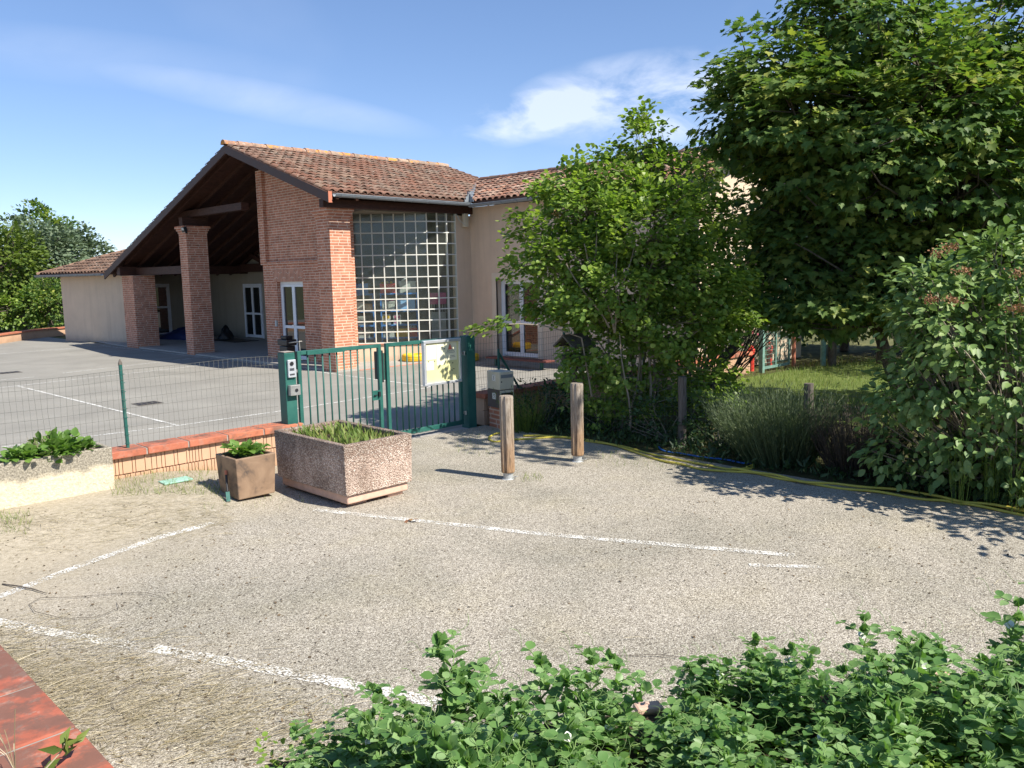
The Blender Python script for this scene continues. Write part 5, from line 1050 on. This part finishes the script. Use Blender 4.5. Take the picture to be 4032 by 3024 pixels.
# low growth along the garden edge
def low(name, lab, x, y, r, h, n, mat, size, kind='ovate', per=12):
    base = Vector((x, y, .0)); t = plant_thing(name, lab, 'plant', base, 'low plants along the garden edge'); cc, od = blobs([((x, y, h*.5), (r, r, h*.5), n, .3)]); b = MB()
    for i in range(0, n, 4): limb(b, base, cc[i], .008, .003, 4, .08, 4)
    b.build('stems', M['twig'], t); crown('foliage', mat, t, cc, od, per, .14, size, kind, .8, .2, .8)
low('low_shrub', 'low dark shrub directly behind the letterboxes', 9.75, 8.95, .55, .75, 46, M['l_dark'], .06)
low('low_shrub', 'low dark leafy shrub behind the second bollard', 9.85, 7.75, .7, .95, 70, M['l_vib'], .065, 'round'); low('low_shrub', 'low dark shrub right of the second bollard', 9.7, 6.6, .6, .7, 55, M['l_dark'], .06); low('low_shrub', 'leafy bush by the wooden garden post', 9.9, 5.85, .55, .65, 45, M['l_dark'], .055)
low('low_shrub', 'dark leaves at the bird table pole', 10.7, 8.7, .7, .95, 55, M['l_vib'], .06, 'round'); low('low_shrub', 'dark bush right of the bird table', 11.6, 8.5, .8, 1.1, 60, M['l_dark'], .06)
low('low_shrub', 'dark bush between heather and grey green shrub', 9.5, 3.0, .6, .6, 50, M['l_dark'], .06); low('low_shrub', 'ground hugging bush below the grey green shrub', 9.35, 1.6, .6, .5, 45, M['l_dark'], .06)
spiky('rosemary_bush', 'narrow leaved bush with pale tips at the foot of the letterboxes', 'bush', (9.05, 8.75, 0), .5, .7, 160, M['l_lime'], .05, (-.1, -.1), 1.2)
N = 4200; x = RNG.uniform(8.96, 10.6, N); y = RNG.uniform(.6, 9.2, N); tag(leaves('undergrowth', M['l_dark'], None, np.stack([x, y, RNG.uniform(0,.12,N)], 1), RNG.uniform(.05,.14,N), rvec(N)*.7+np.array([0,0,.7]), rvec(N)+np.array([0,0,.6]), 'lance', wide=1.6), 'low dark weeds and grass covering the shaded garden edge', 'undergrowth', kind='stuff')
N = 9000; x = RNG.uniform(12.4, 22, N); y = RNG.uniform(4.0, 9.3, N); tag(leaves('lawn_grass', M['l_grass'], None, np.stack([x, y, np.full(N, .02)], 1), RNG.uniform(.05,.16,N), rvec(N)*.45+np.array([0,0,1.0]), rvec(N), 'blade', wide=1.6), 'sunlit uneven lawn grass with dry stalks in front of the far trees', 'grass', kind='stuff')
# garden posts, wire and bird table
def post(x, y, h, r, lab):
    b = MB(); b.tube([(x, y, 0), (x+.01, y, h*.5), (x, y, h)], [r, r*.97, r*.95], 12); tag(b.build('garden_post', M['greywood']), lab, 'post', 'wooden garden fence posts')
post(9.55, 6.25, .98, .06, 'grey wooden post at the right foot of the bright shrub'); post(9.75, 4.55, 1.0, .06, 'dark wooden post rising behind the lavender bush'); post(9.8, 2.9, 1.0, .06, 'wooden post hidden in the right shrub')
t = thing('garden_wire_fence', 'thin sagging wire netting between the wooden garden posts', 'fence', (9.65, 4.5, 0)); b = MB()
for j in range(7): b.tube([(9.63+.03*(y-4.5)*0, y, .15+.13*j - .03*math.sin((6.25-y)/1.7*math.pi)**2) for y in np.linspace(9.0, 1.2, 30)], .0018, 3, False)
for y in np.arange(1.2, 9.0, .11): b.tube([(9.63, y, .12), (9.63, y, .92)], .0014, 3, False)
b.build('netting', M['wire_dark'], t)
q_ = at_d(2262, 1412, 12.3); bx, by, bz = q_.x, q_.y, q_.z; bh = at_d(2262, 1322, 12.3).z - bz; t = thing('bird_table', 'small wooden bird table with pitched roof on a pole', 'bird table', (bx, by, 0)); B_ = lambda z: Vector((bx, by, bz + z))
b = MB(); b.tube([(bx, by, 0), (bx, by, bz-.02)], .04, 8); b.build('pole', M['greywood'], t); b = MB(); b.obox(B_(0), RT*.20, F_*.18, (0,0,.018)); b.obox(B_(.03) - F_*.18, RT*.20, F_*.010, (0,0,.03)); b.obox(B_(.03) + F_*.18, RT*.20, F_*.010, (0,0,.03)); b.build('tray', M['greywood'], t)
for s1 in (-1, 1):
    for s2 in (-1, 1): b = MB(); b.obox(B_(bh*.32) + RT*.13*s1 + F_*.10*s2, RT*.018, F_*.018, (0,0,bh*.32-.018)); b.build('roof_post', M['greywood'], t)
ra = (RT*.82 + F_*.57).normalized(); rb = (F_*.82 - RT*.57).normalized(); b = MB()
for s1 in (-1, 1): b.obox(B_(bh*.8) + rb*.11*s1, ra*.22, (rb*s1*.125 - Vector((0,0,bh*.26))), (rb*s1*.008 + Vector((0,0,.010))))
b.build('roof', M['greywood'], t)
# garden gate, red bollards, oleander
t = thing('garden_gate', 'pale green weathered garden gate of welded mesh beyond the shrubs', 'gate', (18.3, 9.45, 0)); gx0, gx1 = 17.75, 19.15
b = MB(); b.box(gx0-.02, gx0+.08, 9.41, 9.51, 0, 1.15); b.build('gate_post', M['green_pale'], t); b = MB(); b.tube([(gx1+.12, 9.4, 0), (gx1+.12, 9.4, 1.2)], .05, 8); b.build('gate_post', M['redline'], t); b = MB()
b.box(gx0+.1, gx1, 9.44, 9.48, .08, .14); b.box(gx0+.1, gx1, 9.44, 9.48, 1.06, 1.10); b.box(gx0+.1, gx0+.14, 9.44, 9.48, .14, 1.06); b.box(gx1-.04, gx1, 9.44, 9.48, .14, 1.06); b.box(18.42, 18.46, 9.44, 9.48, .14, 1.06); b.build('gate_frame', M['green_pale'], t); b = MB()
for x in np.arange(gx0+.2, gx1-.05, .07): b.tube([(x, 9.46, .14), (x, 9.46, 1.06)], .004, 4, False)
for z in np.arange(.22, 1.05, .1): b.tube([(gx0+.14, 9.455, z), (gx1-.04, 9.455, z)], .004, 4, False)
b.build('gate_mesh', M['green_pale'], t)
for x, y, lab in ((18.0, 9.85, 'red post standing behind the left half of the garden gate'), (19.1, 9.95, 'red post standing behind the right half of the garden gate')):
    t = thing('red_post', lab, 'post', (x, y, 0), 'red posts behind the garden gate'); b = MB(); b.lathe((x, y, 0), [(.07,0),(.07,.45),(.085,.46),(.085,.52),(.05,.56)], 12); b.build('post', M['red'], t); b = MB(); b.lathe((x, y, .56), [(.05,0),(.045,.04),(.01,.06)], 12); b.build('cap', M['red'], t)
reseed(16)
base = Vector((17.6, 9.95, 0)); t = plant_thing('oleander_bush', 'pale leaved bush with a few pink flowers by the garden gate', 'bush', base); cc, od = blobs([((17.5, 10.05, .9), (.75, .25, .75), 70, .2), ((18.6, 10.1, .8), (.6, .2, .6), 50, .2)]); b = MB()
for i in range(0, 120, 5): limb(b, base, cc[i], .012, .004, 5, .08, 4)
b.build('stems', M['twig'], t); crown('foliage', M['l_ash'], t, cc, od, 14, .2, .12, 'lance', .9, .0, .7, 1.6); k = cc[::17]; N = len(k)*6; leaves('flowers', M['pinkpetal'], t, np.repeat(k, 6, 0) + RNG.normal(size=(N,3))*.03 + np.array([-.1,-.15,.1]), np.full(N, .06), rvec(N), rvec(N), 'round')
reseed(17)
# ---------------------------------------------------------------- trees behind
def far_tree(lab, px, dep, h, r, n, mat, size, per=16, kind='hex', grp=None, zlow=.1, trunk=.14, name='tree'):
    base = at_d(px, 1200, dep); base.z = 0; t = plant_thing(name, lab, 'tree', base, grp); b = MB(); limb(b, base, base + Vector((0,0,h*.7)), trunk, trunk*.4, 6, .04, 7); c = np.array(base)
    cc, od = blobs([(c + np.array([0,0,h*(.5+zlow*.5)]), (r, r, h*(.5-zlow*.5)), n, .5), (c + np.array([r*.4,-r*.3,h*.62]), (r*.6, r*.6, h*.33), n//3, .4), (c + np.array([-r*.45,r*.3,h*.5]), (r*.6,r*.6,h*.32), n//3, .4)])
    for i in range(0, len(cc), 6): limb(b, base + Vector((0,0,h*random.uniform(.25,.6))), cc[i], .04, .012, 4, .1, 4)
    b.build('trunk', M['bark'], t); crown('crown', mat, t, cc, od, per, .42*r/2.2, size, kind, .7, .2, .9); return t
gb = 'trees behind the garden lawn'
far_tree('dark tree behind the garden gate', 3080, 27, 5.5, 2.6, 150, M['l_dark'], .17, grp=gb, zlow=.02); far_tree('dark tree behind the middle of the lawn', 3330, 24, 6.0, 2.6, 160, M['l_dark'], .16, grp=gb); far_tree('dark tree behind the right part of the lawn', 3620, 23, 5.5, 2.5, 160, M['l_dark'], .16, grp=gb, zlow=.05)
far_tree('dark tree far right behind the maple', 3930, 22, 6.5, 2.6, 160, M['l_dark'], .16, grp=gb, zlow=.0); far_tree('tree at the right edge behind the grey green shrub', 4150, 18, 5, 2.2, 140, M['l_vib'], .13, grp=gb, zlow=.0)
far_tree('low dark bushy tree closing the gap under the maple', 3480, 20.5, 3.4, 1.9, 130, M['l_dark'], .12, grp=gb, zlow=.25)
for px, d, lab in ((3240, 19.5, 'pale green post left of the dark trunk beyond the lawn'), (3275, 19.7, 'dark bare trunk beyond the lawn')):
    p = at_z(px, 1440, 0.02); b = MB(); b.tube([(p.x, p.y, 0), (p.x, p.y, 1.1), (p.x+.03, p.y, 2.6)], .07 if 'post' in lab else .11, 8); tag(b.build('garden_post' if 'post' in lab else 'bare_trunk', M['green_pale'] if 'post' in lab else M['bark']), lab, 'post' if 'post' in lab else 'trunk')
gl_ = 'trees left of the school'
far_tree('yellow green leafy tree at the left edge', -20, 44, 6.0, 2.7, 230, M['l_lime'], .24, 15, 'hex', gl_, 0, name='leafy_tree'); far_tree('yellow green leafy tree second from the left edge', 60, 48, 6.3, 2.0, 150, M['l_lime'], .25, 15, 'hex', gl_, 0, name='leafy_tree')
far_tree('grey green tree behind the left end of the school', 175, 48, 6.2, 2.6, 260, M['l_ash'], .23, 17, 'hex', gl_, 0, name='ash_tree'); far_tree('grey green tree spreading over the annex roof', 285, 52, 6.1, 2.7, 240, M['l_ash'], .24, 17, 'hex', gl_, .1, name='ash_tree'); far_tree('darker round topped tree rising behind the grey green ones', 190, 56, 7.9, 2.1, 150, M['l_maple'], .28, 16, 'hex', gl_, .1, name='leafy_tree'); far_tree('low green bush under the trees at the left wall', 90, 43, 2.4, 1.7, 130, M['l_vib'], .16, 14, 'hex', gl_, 0, name='bush')
far_tree('small green tree beyond the left frame edge', -170, 44, 5.5, 2.6, 120, M['l_lime'], .22, 14, 'hex', gl_, 0, name='leafy_tree'); far_tree('green bush beside the annex corner', 200, 43, 2.8, 1.5, 120, M['l_maple'], .16, 14, 'hex', gl_, 0, name='bush')
t = thing('low_wall', 'low cream wall with red coping in front of the far left trees', 'wall', (9.0, 39.5, 0)); pts_ = [Vector((4, 33.2, 0)), Vector((11.2, 41.6, 0)), Vector((14.5, 43.6, 0))]; b = MB(); c_ = MB()
for p, q in zip(pts_[:-1], pts_[1:]): b.bar(p + Vector((0,0,.17)), q + Vector((0,0,.17)), .22, .34); c_.bar(p + Vector((0,0,.372)), q + Vector((0,0,.372)), .34, .06)
b.build('wall', M['splitblock'], t); c_.build('coping', M['terra'], t)
reseed(18)
# ---------------------------------------------------------------- near bank: coping, bed and pea plants
CZ = .72; t = thing('bank_wall', 'low garden wall with red tile coping at the bottom left corner', 'wall', (.7, 3, 0)); b = MB(); b.box(.52, .86, .2, 5.6, 0, CZ-.052); b.build('wall', M['splitblock'], t)
y = .36
while y < 5.6:
    b = MB(); b.box(.35, .91, y, y+.475, CZ-.05, CZ); b.build('coping_tile', M['terra_near'], t, bevel=.010, seg=3); b = MB(); b.box(.36, .90, y+.475, y+.492, CZ-.045, CZ-.008); b.build('joint', M['joint'], t); y += .492
ED = [Vector((1.40, 2.78)), Vector((2.52, 2.07)), Vector((3.24, 1.57)), Vector((4.3, .75)), Vector((5.2, -.3))]; BZ = .56
poly = [(v.x, v.y) for v in ED] + [(4.2, -1.5), (.3, -1.5), (.95, 1.7)]
b = MB(); b.prism([(x, y, 0.0) for x, y in poly], (0, 0, BZ)); tag(b.build('planting_bed', M['soil']), kind='structure')
for i in range(22):
    f = i/22*(len(ED)-1.001); k = int(f); v = ED[k].lerp(ED[k+1], f-k); d = (ED[k+1]-ED[k]).normalized(); w_ = random.uniform(.03,.075)
    if random.random() < .25 or i < 4: continue
    b = MB(); c = Vector((v.x, v.y, BZ+.0)); b.obox(c + Vector((0,0,.012)), Vector((d.x, d.y, random.uniform(-.1,.1)))*w_, Vector((-d.y, d.x, 0))*.035, (0,0,.016)); o = b.build('edging_stone', M['pinkcon'] if random.random() < .3 else M['joint'], bevel=.012); tag(o, 'broken brick or stone edging the bed of pea plants', 'edging stone', 'broken edging stones along the pea bed')
def pea(h, seed):
    global RNG
    rs = np.random.default_rng(seed); t = thing('pea_plant', 'pea plant with broad blue green leaves in the foreground bed', 'pea plant', (0,0,0), 'pea plants in the foreground bed')
    b = MB(); P = []; ln = rs.uniform(-.35,.35,2); n = 9; pt = []
    for i in range(n+1):
        f = i/n; pt.append(Vector((ln[0]*h*f*f + .014*(-1)**i, ln[1]*h*f*f + .010*(-1)**(i//2), h*f)))
    b.tube(pt, [.006-.0004*i for i in range(n+1)], 6); pos, fw, no, sz = [], [], [], []
    def lf(p, f, nn, s): pos.append(tuple(p)); fw.append(tuple(f)); no.append(tuple(nn)); sz.append(s)
    for i in range(1, n+1):
        p = pt[i]; a = i*2.6 + rs.uniform(-.5,.5); d = Vector((math.cos(a), math.sin(a), 0)); s = Vector((-d.y, d.x, 0)); k = .75 + .35*math.sin(math.pi*i/n)
        for q in (-1, 1): lf(p, d*.35 + s*q*.8 + Vector((0,0,.55)), d*.5 + Vector((0,0,.8)) - s*q*.3, .057*k)
        pl = .085*k*rs.uniform(.8,1.3); e = p + d*pl + Vector((0,0,pl*rs.uniform(.2,.8))); b.tube([p, p.lerp(e, .5)+Vector((0,0,.006)), e], .0022, 4)
        for fr in (.55, 1.0):
            c = p.lerp(e, fr)
            for q in (-1, 1): lf(c, d*.45 + s*q*.85 + Vector((0,0,rs.uniform(-.1,.4))), Vector((rs.uniform(-.3,.3), rs.uniform(-.3,.3), 1)) - s*q*.25, .052*k*rs.uniform(.65,1.35))
        if i > 2:
            tp = [e]; 
            for j in range(1, 9): tp.append(e + d*.012*j + s*(.018*math.sin(j*.9)) + Vector((0,0,.007*j + .012*math.cos(j*.9))))
            b.tube(tp, .0011, 3)
        if i > n-2:
            for j in range(5): lf(p, d*rs.uniform(-.5,.5) + s*rs.uniform(-.5,.5) + Vector((0,0,1)), d*rs.uniform(-1,1)+s*rs.uniform(-1,1), .05*rs.uniform(.7,1.2))
    b.build('stem', M['stem'], t, smooth=True); leaves('foliage', M['l_pea'], t, np.array(pos), np.array(sz), np.array(fw), np.array(no), 'ovate', rs.random(len(pos)), 1.22, local=True)
    if seed % 3 == 0: leaves('flower', M['petal'], t, np.array([tuple(pt[-3]+Vector((.03,0,.01)))]*4), np.full(4, .028), rs.normal(size=(4,3))+np.array([0,0,.5]), rs.normal(size=(4,3)), 'round', local=True)
    return t
protos = [pea(h, s) for s, h in enumerate((.30,.34,.38,.32,.36,.28,.40))]
def top_of(px):   # how tall the row stands along the bed
    xs_ = [900, 1050, 1250, 1400, 1650, 1850, 2050, 2250, 2430, 2500, 2590, 2700, 3000, 3250, 3700, 4000, 4300]; hs = [.09, .12, .19, .29, .32, .33, .28, .32, .25, .03, .13, .19, .20, .25, .29, .28, .28]
    return float(np.interp(px, xs_, hs))
placed = 0; used = [False]*len(protos); tries = 0
while placed < 210 and tries < 6000:
    tries += 1; f = random.random()*(len(ED)-2); k = int(f); v = ED[k].lerp(ED[k+1], f-k); d = (ED[k+1]-ED[k]).normalized(); nn = Vector((-d.y, d.x)); nn = nn if nn.dot(-v) > 0 else -nn
    s = random.uniform(.03, 1.0)**1.2*.92; q = v + nn*s; dep = q.x*.708 + q.y*.706; lat = q.x*.7045 - q.y*.7097; px = 2016 + 3256*lat/max(dep,.3)
    if dep < .9 or px < 930 or px > 4500: continue
    h = top_of(px)*(1.12 if random.random() < .12 else 1.0)
    if h < .115 or (2440 < px < 2610 and s < .55): continue
    i = random.randrange(len(protos)); o = protos[i] if not used[i] else copy_tree(protos[i]); used[i] = True
    sc = h/(.34)*random.uniform(.62,1.18); o.location = (q.x, q.y, BZ-.005); o.scale = (max(sc,.8), max(sc,.8), sc); o.rotation_euler = (random.uniform(-.22,.22), random.uniform(-.22,.22), random.uniform(0,6.28)); placed += 1
N = 2600; q = []
while len(q) < N:
    px, py = random.uniform(3150, 4200), random.uniform(2700, 3100); p = at_z(px, py, BZ+.02); 
    if random.random() < (px-3100)/900*(py-2650)/350: q.append((p.x, p.y, BZ + random.uniform(.0,.09)))
for _ in range(900):
    px, py = random.uniform(1000, 4032), random.uniform(2860, 3100); p = at_z(px, py, BZ+.02); q.append((p.x, p.y, BZ + random.uniform(0,.05)))
q = np.array(q); N = len(q); tag(leaves('clover', M['l_clover'], None, q, RNG.uniform(.014,.03,N), rvec(N)*np.array([1,1,.4])+np.array([0,0,.2]), rvec(N)*.5+np.array([0,0,1.0]), 'round'), 'yellow green clover carpet between and right of the pea plants', 'clover', kind='stuff')
t = plant_thing('weed', 'thin weed with narrow leaves growing at the bottom left corner', 'weed', (.72, 2.15, CZ)); b = MB(); wp = [at_z(x, y, z) for x, y, z in ((150,3060,.74),(240,2960,.80),(255,2930,.84))]; b.tube(wp, .003, 5); ws = at_z(60, 3040, .75)
for k in range(7): q = Vector((random.uniform(-.06,.10), random.uniform(-.02,.14), random.uniform(.07,.2))); b.tube([ws, ws+q*.5+Vector((0,0,.02)), ws+q], .0014, 4)
b.build('stems', M['straw'], t); N = 9; leaves('foliage', M['l_lime'], t, np.array([tuple(wp[1])]*N) + RNG.normal(size=(N,3))*.02, RNG.uniform(.05,.09,N), rvec(N)+np.array([.3,.3,.5]), rvec(N)+np.array([0,0,1.0]), 'lance', wide=2.2)
